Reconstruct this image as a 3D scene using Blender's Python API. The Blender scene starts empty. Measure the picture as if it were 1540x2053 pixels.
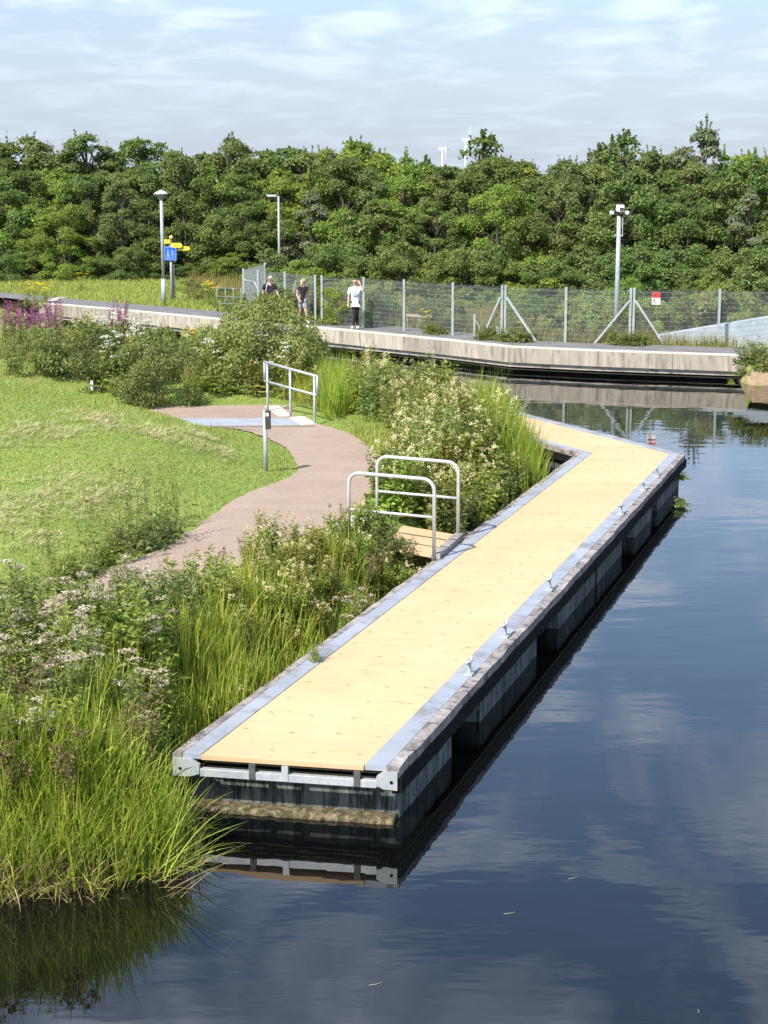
import bpy, bmesh, math, random
import numpy as np
from mathutils import Vector, Matrix

random.seed(7)
RNG = np.random.default_rng(11)
SC = bpy.context.scene
COL = SC.collection
R = math.radians

# ------------------------------------------------------------------ camera geometry (sizes and places were measured from the photo)
F, PITCH, CH = 3300.0, R(11.5), 6.0
CU, CV = 770.0, 1026.5

def ray(u, v):
    a, b = u - CU, CV - v
    return np.array([a, b * math.sin(PITCH) + F * math.cos(PITCH), b * math.cos(PITCH) - F * math.sin(PITCH)])

def G(u, v, z=0.0):
    d = ray(u, v)
    t = (z - CH) / d[2]
    return np.array([d[0] * t, d[1] * t, z])

def GD(u, v, y):
    d = ray(u, v)
    t = y / d[1]
    return np.array([d[0] * t, y, CH + d[2] * t])

def px(p):
    x, y, z = p[0], p[1], p[2] - CH
    fw = y * math.cos(PITCH) - z * math.sin(PITCH)
    up = y * math.sin(PITCH) + z * math.cos(PITCH)
    return CU + F * x / fw, CV - F * up / fw

# ------------------------------------------------------------------ materials
def newmat(name):
    m = bpy.data.materials.new(name)
    m.use_nodes = True
    nt = m.node_tree
    nt.nodes.clear()
    out = nt.nodes.new('ShaderNodeOutputMaterial')
    return m, nt, out

def N(nt, t, **kw):
    n = nt.nodes.new(t)
    for k, v in kw.items():
        if k.startswith('i_'):
            key = k[2:]
            key = int(key) if key.isdigit() else key.replace('_', ' ')
            n.inputs[key].default_value = v
        else:
            setattr(n, k, v)
    return n

def L(nt, a, b):
    nt.links.new(a, b)

def rgba(c):
    return (c[0], c[1], c[2], 1.0)

def ramp(nt, stops):
    r = nt.nodes.new('ShaderNodeValToRGB')
    el = r.color_ramp.elements
    el[0].position, el[0].color = stops[0][0], rgba(stops[0][1])
    el[1].position, el[1].color = stops[-1][0], rgba(stops[-1][1])
    for p, c in stops[1:-1]:
        e = el.new(p)
        e.color = rgba(c)
    return r

def surf(name, c1, c2, scale=3.0, rough=0.7, metal=0.0, bump=0.0, bscale=40.0, stretch=(1, 1, 1), c3=None, s3=0.7,
         detail=6.0, tint=0.0, spec=0.4, lo=0.35, hi=0.65):
    """two colours broken up by noise, an optional third colour as sparse stains, optional per-object brightness change"""
    m, nt, out = newmat(name)
    tc = N(nt, 'ShaderNodeTexCoord')
    mp = N(nt, 'ShaderNodeMapping')
    mp.inputs['Scale'].default_value = stretch
    L(nt, tc.outputs['Object'], mp.inputs['Vector'])
    no = N(nt, 'ShaderNodeTexNoise', i_Scale=scale, i_Detail=detail, i_Roughness=0.6)
    L(nt, mp.outputs[0], no.inputs['Vector'])
    rp = ramp(nt, [(lo, c1), (hi, c2)])
    L(nt, no.outputs['Fac'], rp.inputs[0])
    col = rp.outputs[0]
    if c3 is not None:
        n3 = N(nt, 'ShaderNodeTexNoise', i_Scale=scale * 2.3, i_Detail=8.0, i_Roughness=0.7)
        L(nt, mp.outputs[0], n3.inputs['Vector'])
        r3 = ramp(nt, [(s3 - 0.08, (0, 0, 0)), (s3 + 0.06, (1, 1, 1))])
        L(nt, n3.outputs['Fac'], r3.inputs[0])
        mx = N(nt, 'ShaderNodeMix', data_type='RGBA')
        L(nt, r3.outputs[0], mx.inputs[0])
        L(nt, col, mx.inputs[6])
        mx.inputs[7].default_value = rgba(c3)
        col = mx.outputs[2]
    if tint:
        oi = N(nt, 'ShaderNodeObjectInfo')
        mr = N(nt, 'ShaderNodeMapRange', i_3=1 - tint, i_4=1 + tint)
        L(nt, oi.outputs['Random'], mr.inputs[0])
        hs = N(nt, 'ShaderNodeHueSaturation')
        L(nt, mr.outputs[0], hs.inputs['Value'])
        L(nt, col, hs.inputs['Color'])
        col = hs.outputs[0]
    p = N(nt, 'ShaderNodeBsdfPrincipled', i_Roughness=rough, i_Metallic=metal)
    p.inputs['Specular IOR Level'].default_value = spec
    L(nt, col, p.inputs['Base Color'])
    if bump:
        nb = N(nt, 'ShaderNodeTexNoise', i_Scale=bscale, i_Detail=4.0)
        L(nt, mp.outputs[0], nb.inputs['Vector'])
        b = N(nt, 'ShaderNodeBump', i_Strength=bump, i_Distance=0.02)
        L(nt, nb.outputs['Fac'], b.inputs['Height'])
        L(nt, b.outputs[0], p.inputs['Normal'])
    L(nt, p.outputs[0], out.inputs[0])
    return m

def leafmat(name, c1, c2, c3=None, trans=0.48, rough=0.6, tint=0.12, spec=0.25):
    """leaf-to-leaf colour differences, some light passing through, a little tree-to-tree tint"""
    m, nt, out = newmat(name)
    ge = N(nt, 'ShaderNodeNewGeometry')
    st = [(0.0, c1), (0.75, c2)] + ([(1.0, c3)] if c3 is not None else [])
    rp = ramp(nt, st)
    L(nt, ge.outputs['Random Per Island'], rp.inputs[0])
    oi = N(nt, 'ShaderNodeObjectInfo')
    mr = N(nt, 'ShaderNodeMapRange', i_3=1 - tint, i_4=1 + tint)
    L(nt, oi.outputs['Random'], mr.inputs[0])
    hs = N(nt, 'ShaderNodeHueSaturation')
    L(nt, mr.outputs[0], hs.inputs['Value'])
    L(nt, rp.outputs[0], hs.inputs['Color'])
    mr2 = N(nt, 'ShaderNodeMapRange', i_3=0.5 - tint * 0.13, i_4=0.5 + tint * 0.13)
    ml = N(nt, 'ShaderNodeMath', operation='FRACT')
    mu = N(nt, 'ShaderNodeMath', operation='MULTIPLY', i_1=7.31)
    L(nt, oi.outputs['Random'], mu.inputs[0])
    L(nt, mu.outputs[0], ml.inputs[0])
    L(nt, ml.outputs[0], mr2.inputs[0])
    L(nt, mr2.outputs[0], hs.inputs['Hue'])
    p = N(nt, 'ShaderNodeBsdfPrincipled', i_Roughness=rough)
    p.inputs['Specular IOR Level'].default_value = spec
    L(nt, hs.outputs[0], p.inputs['Base Color'])
    t = N(nt, 'ShaderNodeBsdfTranslucent')
    L(nt, hs.outputs[0], t.inputs['Color'])
    mx = N(nt, 'ShaderNodeMixShader', i_0=trans)
    L(nt, p.outputs[0], mx.inputs[1])
    L(nt, t.outputs[0], mx.inputs[2])
    L(nt, mx.outputs[0], out.inputs[0])
    return m

M = {}
M['leaf_alder'] = leafmat('leaf_alder', (0.104, 0.161, 0.043), (0.205, 0.273, 0.069), (0.332, 0.377, 0.105))
M['leaf_birch'] = leafmat('leaf_birch', (0.132, 0.179, 0.053), (0.239, 0.296, 0.086), (0.345, 0.373, 0.144))
M['leaf_lime'] = leafmat('leaf_lime', (0.157, 0.229, 0.036), (0.292, 0.377, 0.068), (0.430, 0.474, 0.104))
M['leaf_willow'] = leafmat('leaf_willow', (0.150, 0.184, 0.091), (0.256, 0.293, 0.146), (0.350, 0.364, 0.229))
M['bark'] = surf('bark', (.06, .05, .035), (.12, .10, .075), 12, .9, bump=.4, bscale=30)
M['shrub_dark'] = leafmat('shrub_dark', (0.136, 0.182, 0.047), (0.264, 0.302, 0.084), (0.415, 0.410, 0.150))
M['shrub_pale'] = leafmat('shrub_pale', (0.232, 0.284, 0.069), (0.350, 0.400, 0.107), (0.457, 0.479, 0.167))
M['herb'] = leafmat('herb', (0.207, 0.287, 0.050), (0.339, 0.428, 0.077), (0.485, 0.514, 0.134))
M['herb_grey'] = leafmat('herb_grey', (0.202, 0.266, 0.079), (0.326, 0.385, 0.124), (0.449, 0.468, 0.193))
M['herb_brown'] = leafmat('herb_brown', (0.237, 0.255, 0.053), (0.371, 0.362, 0.079), (0.494, 0.427, 0.125))
M['stem'] = leafmat('stem', (0.120, 0.120, 0.042), (0.168, 0.180, 0.060), trans=.1)
M['reed'] = leafmat('reed', (0.240, 0.339, 0.034), (0.413, 0.482, 0.059), (0.629, 0.600, 0.122), trans=.45, rough=.45, spec=.35)
M['reed_dry'] = leafmat('reed_dry', (.22, .17, .07), (.34, .27, .12), (.42, .36, .18), trans=.25)
M['seed_head'] = leafmat('seed_head', (.14, .10, .045), (.22, .17, .07), trans=.2)
M['grass'] = leafmat('grass', (0.233, 0.287, 0.053), (0.335, 0.364, 0.080), (0.451, 0.414, 0.152), trans=.3)
M['straw'] = leafmat('straw', (.48, .40, .20), (.64, .55, .31), (.70, .64, .40), trans=.15)
M['dry_grass'] = leafmat('dry_grass', (.16, .15, .045), (.28, .22, .075), (.36, .27, .10), trans=.3)
M['cream'] = leafmat('cream', (.62, .55, .24), (.78, .70, .38), (.84, .78, .50), trans=.25)
M['white_flower'] = leafmat('white_flower', (.62, .62, .50), (.78, .78, .68), trans=.2)
M['pinkish'] = leafmat('pinkish', (0.403, 0.325, 0.221), (0.560, 0.476, 0.357), (0.717, 0.650, 0.525), trans=.2)
M['magenta'] = leafmat('magenta', (.26, .055, .17), (.40, .09, .28), (.46, .16, .34), trans=.25)
M['yellow_flower'] = leafmat('yellow_flower', (.70, .48, .01), (.85, .66, .02), trans=.2)

M['concrete'] = surf('concrete', (.30, .26, .20), (.42, .37, .30), 1.6, .9, bump=.25, bscale=25, stretch=(1.7, 1.7, .30),
                     c3=(.20, .17, .13), s3=.57, tint=.17)
M['concrete_top'] = surf('concrete_top', (.46, .42, .34), (.56, .52, .43), 2.0, .9, bump=.2)
M['concrete_dirty'] = surf('concrete_dirty', (.33, .29, .24), (.46, .42, .36), 1.5, .9, stretch=(1, 1, 2), c3=(.12, .105, .09), s3=.60)
M['recess_shade'] = surf('recess_shade', (.012, .010, .008), (.035, .030, .024), 3, .95)  # near black, paints the shade in the recess under the coping
M['float'] = surf('float', (.075, .083, .078), (.17, .185, .17), 1.4, .85, bump=.3, bscale=20, stretch=(4, 4, .55), c3=(.016, .019, .015), s3=.54, tint=.1)
M['ledge'] = surf('ledge', (.12, .09, .05), (.26, .20, .12), 7, .95, bump=.7, bscale=18, c3=(.05, .05, .02), s3=.5)
M['galv'] = surf('galv', (.42, .44, .45), (.56, .58, .58), 9, .45, .35, c3=(.34, .33, .30), s3=.63)
M['galv_post'] = surf('galv_post', (.33, .36, .36), (.43, .46, .45), 6, .55, .2)
M['green_steel'] = surf('green_steel', (.13, .17, .14), (.19, .23, .20), 6, .6)
M['galv_rail'] = surf('galv_rail', (.50, .50, .47), (.62, .62, .59), 9, .42, .3)
M['edge_plate'] = surf('edge_plate', (.27, .29, .325), (.34, .365, .40), 1.1, .6, .0, c3=(.20, .205, .215), s3=.58, bump=.1, bscale=60)
M['timber'] = surf('timber', (.20, .17, .155), (.38, .34, .31), 3.0, .95, bump=.8, bscale=14, stretch=(1, 1, 1), c3=(.085, .070, .062), s3=.58)
M['rubber'] = surf('rubber', (.006, .006, .006), (.016, .015, .014), 12, .95, bump=.8, bscale=26, spec=.15)
M['dark_steel'] = surf('dark_steel', (.05, .05, .045), (.11, .11, .10), 8, .7)
M['tan_bar'] = surf('tan_bar', (.34, .27, .14), (.48, .39, .22), 8, .85)
M['clip'] = surf('clip', (.24, .18, .10), (.34, .26, .15), 12, .7)
M['asphalt'] = surf('asphalt', (.135, .128, .122), (.195, .185, .178), 1.3, .93, bump=.2, bscale=90, c3=(.24, .225, .20), s3=.66)
M['plate'] = surf('plate', (.29, .31, .345), (.36, .385, .415), 2.0, .6, .0, c3=(.27, .28, .30), s3=.62)
M['sandstone'] = surf('sandstone', (.38, .26, .16), (.52, .37, .24), 3, .95, bump=.6, bscale=8, c3=(.28, .19, .12), s3=.6)
M['pale_wall'] = surf('pale_wall', (.35, .395, .435), (.43, .47, .51), 1.4, .85, c3=(.29, .33, .36), s3=.58)
M['wood_rail'] = surf('wood_rail', (.32, .27, .20), (.45, .40, .31), 4, .9)
M['white_paint'] = surf('white_paint', (.78, .78, .76), (.84, .84, .82), 4, .45)
M['black_box'] = surf('black_box', (.03, .03, .03), (.06, .06, .055), 6, .5)
M['brown_board'] = surf('brown_board', (.15, .12, .085), (.22, .18, .13), 6, .85)
M['lantern'] = surf('lantern', (.22, .22, .21), (.28, .28, .27), 6, .6)
M['lamp_cap'] = surf('lamp_cap', (.62, .63, .64), (.70, .71, .72), 6, .4)
M['sign_yellow'] = surf('sign_yellow', (.78, .60, .03), (.84, .68, .06), 5, .5)
M['sign_blue'] = surf('sign_blue', (.02, .085, .42), (.035, .115, .50), 5, .5)
M['sign_pale'] = surf('sign_pale', (.22, .38, .72), (.28, .44, .78), 5, .5)
M['sign_red'] = surf('sign_red', (.52, .03, .045), (.60, .05, .06), 5, .5)
M['ink'] = surf('ink', (.05, .05, .06), (.09, .09, .10), 5, .7)
M['skin'] = surf('skin', (.50, .30, .22), (.58, .36, .27), 8, .6)
M['shirt_white'] = surf('shirt_white', (.66, .72, .80), (.74, .79, .86), 8, .85)
M['print_grey'] = surf('print_grey', (.36, .42, .52), (.44, .50, .60), 20, .85)
M['black_cloth'] = surf('black_cloth', (.012, .011, .014), (.024, .022, .027), 8, .9)
M['beige_cloth'] = surf('beige_cloth', (.42, .37, .25), (.52, .46, .33), 8, .9)
M['plaid'] = surf('plaid', (.16, .14, .19), (.42, .38, .40), 14, .9)
M['hair_brown'] = surf('hair_brown', (.045, .022, .012), (.075, .040, .022), 20, .7)
M['hair_blond'] = surf('hair_blond', (.55, .44, .22), (.66, .55, .31), 20, .7)
M['hair_grey'] = surf('hair_grey', (.36, .33, .30), (.46, .43, .39), 20, .7)
M['shoe'] = surf('shoe', (.66, .62, .52), (.76, .72, .62), 8, .8)
M['eye'] = surf('eye', (.02, .02, .02), (.04, .03, .03), 8, .3)
M['lip'] = surf('lip', (.36, .14, .12), (.40, .17, .14), 8, .5)
M['hill'] = surf('hill', (.050, .075, .055), (.075, .100, .075), .01, 1.0)
M['twig'] = surf('twig', (.20, .14, .08), (.32, .24, .14), 9, .9)

def deck_mat():
    m, nt, out = newmat('yellow_deck')
    tc = N(nt, 'ShaderNodeTexCoord')
    n1 = N(nt, 'ShaderNodeTexNoise', i_Scale=.9, i_Detail=5.0, i_Roughness=.6)
    L(nt, tc.outputs['Object'], n1.inputs['Vector'])
    r1 = ramp(nt, [(.3, (.535, .372, .205)), (.7, (.60, .425, .245))])
    L(nt, n1.outputs['Fac'], r1.inputs[0])
    n2 = N(nt, 'ShaderNodeTexNoise', i_Scale=5.5, i_Detail=9.0, i_Roughness=.75)
    mp = N(nt, 'ShaderNodeMapping')
    mp.inputs['Scale'].default_value = (.55, 1.7, 1)
    L(nt, tc.outputs['Object'], mp.inputs[0])
    L(nt, mp.outputs[0], n2.inputs['Vector'])
    r2 = ramp(nt, [(.54, (0, 0, 0)), (.76, (.8, .8, .8))])
    L(nt, n2.outputs['Fac'], r2.inputs[0])
    mx = N(nt, 'ShaderNodeMix', data_type='RGBA')
    L(nt, r2.outputs[0], mx.inputs[0])
    L(nt, r1.outputs[0], mx.inputs[6])
    mx.inputs[7].default_value = (.46, .29, .12, 1)
    wv = N(nt, 'ShaderNodeTexWave', i_Scale=16.0, i_Distortion=0.0, bands_direction='DIAGONAL')
    L(nt, tc.outputs['Object'], wv.inputs['Vector'])
    b = N(nt, 'ShaderNodeBump', i_Strength=.12, i_Distance=.004)
    L(nt, wv.outputs['Fac'], b.inputs['Height'])
    p = N(nt, 'ShaderNodeBsdfPrincipled', i_Roughness=.85)
    p.inputs['Specular IOR Level'].default_value = .25
    oi = N(nt, 'ShaderNodeObjectInfo'); mrt = N(nt, 'ShaderNodeMapRange', i_3=.955, i_4=1.035); hst = N(nt, 'ShaderNodeHueSaturation')
    L(nt, oi.outputs['Random'], mrt.inputs[0]); L(nt, mrt.outputs[0], hst.inputs['Value']); L(nt, mx.outputs[2], hst.inputs['Color'])
    L(nt, hst.outputs[0], p.inputs['Base Color'])
    L(nt, b.outputs[0], p.inputs['Normal'])
    L(nt, p.outputs[0], out.inputs[0])
    return m
M['deck'] = deck_mat()

def path_mat():
    m, nt, out = newmat('gravel_path')
    tc = N(nt, 'ShaderNodeTexCoord')
    n1 = N(nt, 'ShaderNodeTexNoise', i_Scale=.7, i_Detail=8.0, i_Roughness=.65)
    L(nt, tc.outputs['Object'], n1.inputs['Vector'])
    r1 = ramp(nt, [(.3, (.30, .218, .162)), (.55, (.35, .262, .20)), (.8, (.40, .305, .24))])
    L(nt, n1.outputs['Fac'], r1.inputs[0])
    n2 = N(nt, 'ShaderNodeTexNoise', i_Scale=70, i_Detail=3.0)
    L(nt, tc.outputs['Object'], n2.inputs['Vector'])
    hs = N(nt, 'ShaderNodeHueSaturation')
    mr = N(nt, 'ShaderNodeMapRange', i_1=.3, i_2=.7, i_3=.72, i_4=1.25)
    L(nt, n2.outputs['Fac'], mr.inputs[0])
    L(nt, mr.outputs[0], hs.inputs['Value'])
    L(nt, r1.outputs[0], hs.inputs['Color'])
    n3 = N(nt, 'ShaderNodeTexNoise', i_Scale=4.5, i_Detail=9.0, i_Roughness=.8)
    L(nt, tc.outputs['Object'], n3.inputs['Vector'])
    r3 = ramp(nt, [(.62, (0, 0, 0)), (.72, (.7, .7, .7))])
    L(nt, n3.outputs['Fac'], r3.inputs[0])
    mx = N(nt, 'ShaderNodeMix', data_type='RGBA')
    L(nt, r3.outputs[0], mx.inputs[0])
    L(nt, hs.outputs[0], mx.inputs[6])
    mx.inputs[7].default_value = (.19, .125, .085, 1)
    b = N(nt, 'ShaderNodeBump', i_Strength=.4, i_Distance=.01)
    L(nt, n2.outputs['Fac'], b.inputs['Height'])
    p = N(nt, 'ShaderNodeBsdfPrincipled', i_Roughness=.95)
    p.inputs['Specular IOR Level'].default_value = .2
    L(nt, mx.outputs[2], p.inputs['Base Color'])
    L(nt, b.outputs[0], p.inputs['Normal'])
    L(nt, p.outputs[0], out.inputs[0])
    return m
M['path'] = path_mat()

def ground_mat():
    m, nt, out = newmat('grassy_ground')
    tc = N(nt, 'ShaderNodeTexCoord')
    n1 = N(nt, 'ShaderNodeTexNoise', i_Scale=.55, i_Detail=8.0, i_Roughness=.7)
    L(nt, tc.outputs['Object'], n1.inputs['Vector'])
    r1 = ramp(nt, [(.3, (.135, .20, .036)), (.5, (.19, .25, .052)), (.68, (.24, .265, .075)), (.82, (.32, .28, .12))])
    L(nt, n1.outputs['Fac'], r1.inputs[0])
    n2 = N(nt, 'ShaderNodeTexNoise', i_Scale=14, i_Detail=5.0)
    L(nt, tc.outputs['Object'], n2.inputs['Vector'])
    hs = N(nt, 'ShaderNodeHueSaturation')
    mr = N(nt, 'ShaderNodeMapRange', i_1=.3, i_2=.7, i_3=.75, i_4=1.2)
    L(nt, n2.outputs['Fac'], mr.inputs[0])
    L(nt, mr.outputs[0], hs.inputs['Value'])
    L(nt, r1.outputs[0], hs.inputs['Color'])
    b = N(nt, 'ShaderNodeBump', i_Strength=.6, i_Distance=.03)
    L(nt, n2.outputs['Fac'], b.inputs['Height'])
    p = N(nt, 'ShaderNodeBsdfPrincipled', i_Roughness=.95)
    p.inputs['Specular IOR Level'].default_value = .15
    L(nt, hs.outputs[0], p.inputs['Base Color'])
    L(nt, b.outputs[0], p.inputs['Normal'])
    L(nt, p.outputs[0], out.inputs[0])
    return m
M['ground'] = ground_mat()

def water_mat():
    m, nt, out = newmat('canal_water')
    tc = N(nt, 'ShaderNodeTexCoord')
    mp = N(nt, 'ShaderNodeMapping')
    mp.inputs['Scale'].default_value = (.55, 1.5, 1)
    mp.inputs['Rotation'].default_value = (0, 0, R(-8))
    L(nt, tc.outputs['Object'], mp.inputs[0])
    n1 = N(nt, 'ShaderNodeTexNoise', i_Scale=1.6, i_Detail=3.0, i_Roughness=.5)
    n2 = N(nt, 'ShaderNodeTexNoise', i_Scale=.35, i_Detail=2.0)
    L(nt, mp.outputs[0], n1.inputs['Vector'])
    L(nt, mp.outputs[0], n2.inputs['Vector'])
    ad = N(nt, 'ShaderNodeMath', operation='MULTIPLY_ADD', i_1=3.0)
    L(nt, n2.outputs['Fac'], ad.inputs[0])
    L(nt, n1.outputs['Fac'], ad.inputs[2])
    b = N(nt, 'ShaderNodeBump', i_Strength=.09, i_Distance=.028)
    L(nt, ad.outputs[0], b.inputs['Height'])
    p = N(nt, 'ShaderNodeBsdfPrincipled', i_Roughness=.008, i_IOR=1.66)
    p.inputs['Base Color'].default_value = (.0025, .003, .003, 1)
    L(nt, b.outputs[0], p.inputs['Normal'])
    L(nt, p.outputs[0], out.inputs[0])
    return m
M['water'] = water_mat()

# ------------------------------------------------------------------ object helpers
def tag(o, label=None, cat=None, group=None, kind=None):
    if label: o['label'] = label
    if cat: o['category'] = cat
    if group: o['group'] = group
    if kind: o['kind'] = kind
    return o

def thing(name, label, cat, loc=(0, 0, 0), group=None, rz=0.0):
    o = bpy.data.objects.new(name, None)
    o.empty_display_size = .2
    COL.objects.link(o)
    o.location = [float(c) for c in loc]
    o.rotation_euler = (0, 0, rz)
    return tag(o, label, cat, group)

def link(name, me, mats, parent=None, loc=None):
    o = bpy.data.objects.new(name, me)
    COL.objects.link(o)
    if parent is not None:
        o.parent = parent
    if loc is not None:
        o.location = [float(c) for c in loc]
    if not isinstance(mats, (list, tuple)): mats = [mats]
    if len(me.materials) == 0:
        for mm in mats: me.materials.append(mm)
    return o

def np_mesh(name, V, Q, smooth=False, mi=None):
    """V (n,3), Q (m,4) quads"""
    V = np.ascontiguousarray(V, dtype=np.float32); Q = np.ascontiguousarray(Q, dtype=np.int32)
    me = bpy.data.meshes.new(name)
    me.vertices.add(len(V)); me.vertices.foreach_set('co', V.ravel())
    k = Q.shape[1]
    me.loops.add(Q.size); me.loops.foreach_set('vertex_index', Q.ravel())
    me.polygons.add(len(Q))
    me.polygons.foreach_set('loop_start', np.arange(0, Q.size, k, dtype=np.int32))
    me.polygons.foreach_set('loop_total', np.full(len(Q), k, dtype=np.int32))
    if smooth: me.polygons.foreach_set('use_smooth', np.ones(len(Q), dtype=bool))
    if mi is not None: me.polygons.foreach_set('material_index', np.ascontiguousarray(mi, dtype=np.int32))
    me.update(calc_edges=True); me.validate()
    return me

class MB:
    def __init__(s): s.v, s.f = [], []
    def add(s, vs, fs):
        b = len(s.v)
        s.v += [tuple(float(c) for c in p) for p in vs]
        s.f += [tuple(b + i for i in f) for f in fs]
        return s
    def hexa(s, p):   # p: 4 bottom (ccw) + 4 top
        return s.add(p, [(3, 2, 1, 0), (4, 5, 6, 7), (0, 1, 5, 4), (1, 2, 6, 5), (2, 3, 7, 6), (3, 0, 4, 7)])
    def box(s, c, size, rz=0.0, M3=None):
        hx, hy, hz = size[0] / 2, size[1] / 2, size[2] / 2
        pts = [(-hx, -hy, -hz), (hx, -hy, -hz), (hx, hy, -hz), (-hx, hy, -hz), (-hx, -hy, hz), (hx, -hy, hz), (hx, hy, hz), (-hx, hy, hz)]
        rot = M3 if M3 is not None else Matrix.Rotation(rz, 3, 'Z')
        c = Vector([float(x) for x in c])
        return s.hexa([rot @ Vector(p) + c for p in pts])
    def beam(s, a, b, w, h):
        a, b = Vector([float(x) for x in a]), Vector([float(x) for x in b])
        d = (b - a); ln = d.length; d.normalize()
        up = Vector((0, 0, 1)) if abs(d.z) < .95 else Vector((0, 1, 0))
        sx = d.cross(up).normalized(); sz = sx.cross(d)
        rot = Matrix((sx, d, sz)).transposed()
        return s.box((a + b) / 2, (w, ln, h), M3=rot)
    def prism(s, poly, z0, z1):
        n = len(poly)
        vs = [(p[0], p[1], z0) for p in poly] + [(p[0], p[1], z1) for p in poly]
        fs = [tuple(range(n - 1, -1, -1)), tuple(range(n, 2 * n))] + [(i, (i + 1) % n, n + (i + 1) % n, n + i) for i in range(n)]
        return s.add(vs, fs)
    def tube(s, pts, r, n=8, r2=None, cap=True):
        pts = [Vector([float(x) for x in p]) for p in pts]
        m = len(pts); vs = []; fs = []
        t0 = (pts[1] - pts[0]).normalized()
        u = t0.orthogonal().normalized()
        for i, p in enumerate(pts):
            t = (pts[min(i + 1, m - 1)] - pts[max(i - 1, 0)]).normalized()
            u = (u - t * u.dot(t)).normalized(); w = t.cross(u)
            rr = r if r2 is None else r + (r2 - r) * i / (m - 1)
            vs += [p + (u * math.cos(a) + w * math.sin(a)) * rr for a in [2 * math.pi * k / n for k in range(n)]]
        for i in range(m - 1):
            for k in range(n):
                fs.append((i * n + k, i * n + (k + 1) % n, (i + 1) * n + (k + 1) % n, (i + 1) * n + k))
        if cap:
            fs += [tuple(range(n - 1, -1, -1)), tuple(range((m - 1) * n, m * n))]
        return s.add(vs, fs)
    def lathe(s, c, prof, n=16):
        vs = []; fs = []
        for r, z in prof:
            vs += [(c[0] + r * math.cos(2 * math.pi * k / n), c[1] + r * math.sin(2 * math.pi * k / n), c[2] + z) for k in range(n)]
        for i in range(len(prof) - 1):
            for k in range(n):
                fs.append((i * n + k, i * n + (k + 1) % n, (i + 1) * n + (k + 1) % n, (i + 1) * n + k))
        fs += [tuple(range(n - 1, -1, -1)), tuple(range((len(prof) - 1) * n, len(prof) * n))]
        return s.add(vs, fs)
    def ball(s, c, r, sx=1, sy=1, sz=1, n=10, m=7):
        prof = [(max(.001, math.sin(math.pi * i / m)), -math.cos(math.pi * i / m)) for i in range(m + 1)]
        b = MB().lathe((0, 0, 0), prof, n)
        return s.add([(c[0] + x * r * sx, c[1] + y * r * sy, c[2] + z * r * sz) for x, y, z in b.v], b.f)
    def build(s, name, mat, parent=None, smooth=False, bevel=0.0):
        org = Vector(parent_world(parent))
        me = bpy.data.meshes.new(name)
        me.from_pydata([(Vector(p) - org)[:] for p in s.v], [], s.f)
        me.update()
        if smooth:
            for p in me.polygons: p.use_smooth = True
        o = link(name, me, mat, parent)
        if bevel:
            b = o.modifiers.new('bevel', 'BEVEL'); b.width = bevel; b.segments = 2; b.limit_method = 'ANGLE'
        return o

def parent_world(p):
    v = Vector((0, 0, 0))
    while p is not None:
        v += Vector(p.location); p = p.parent
    return v

# ------------------------------------------------------------------ foliage helpers (numpy)
def nrm(a):
    return a / np.maximum(np.linalg.norm(a, axis=-1, keepdims=True), 1e-9)

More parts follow.
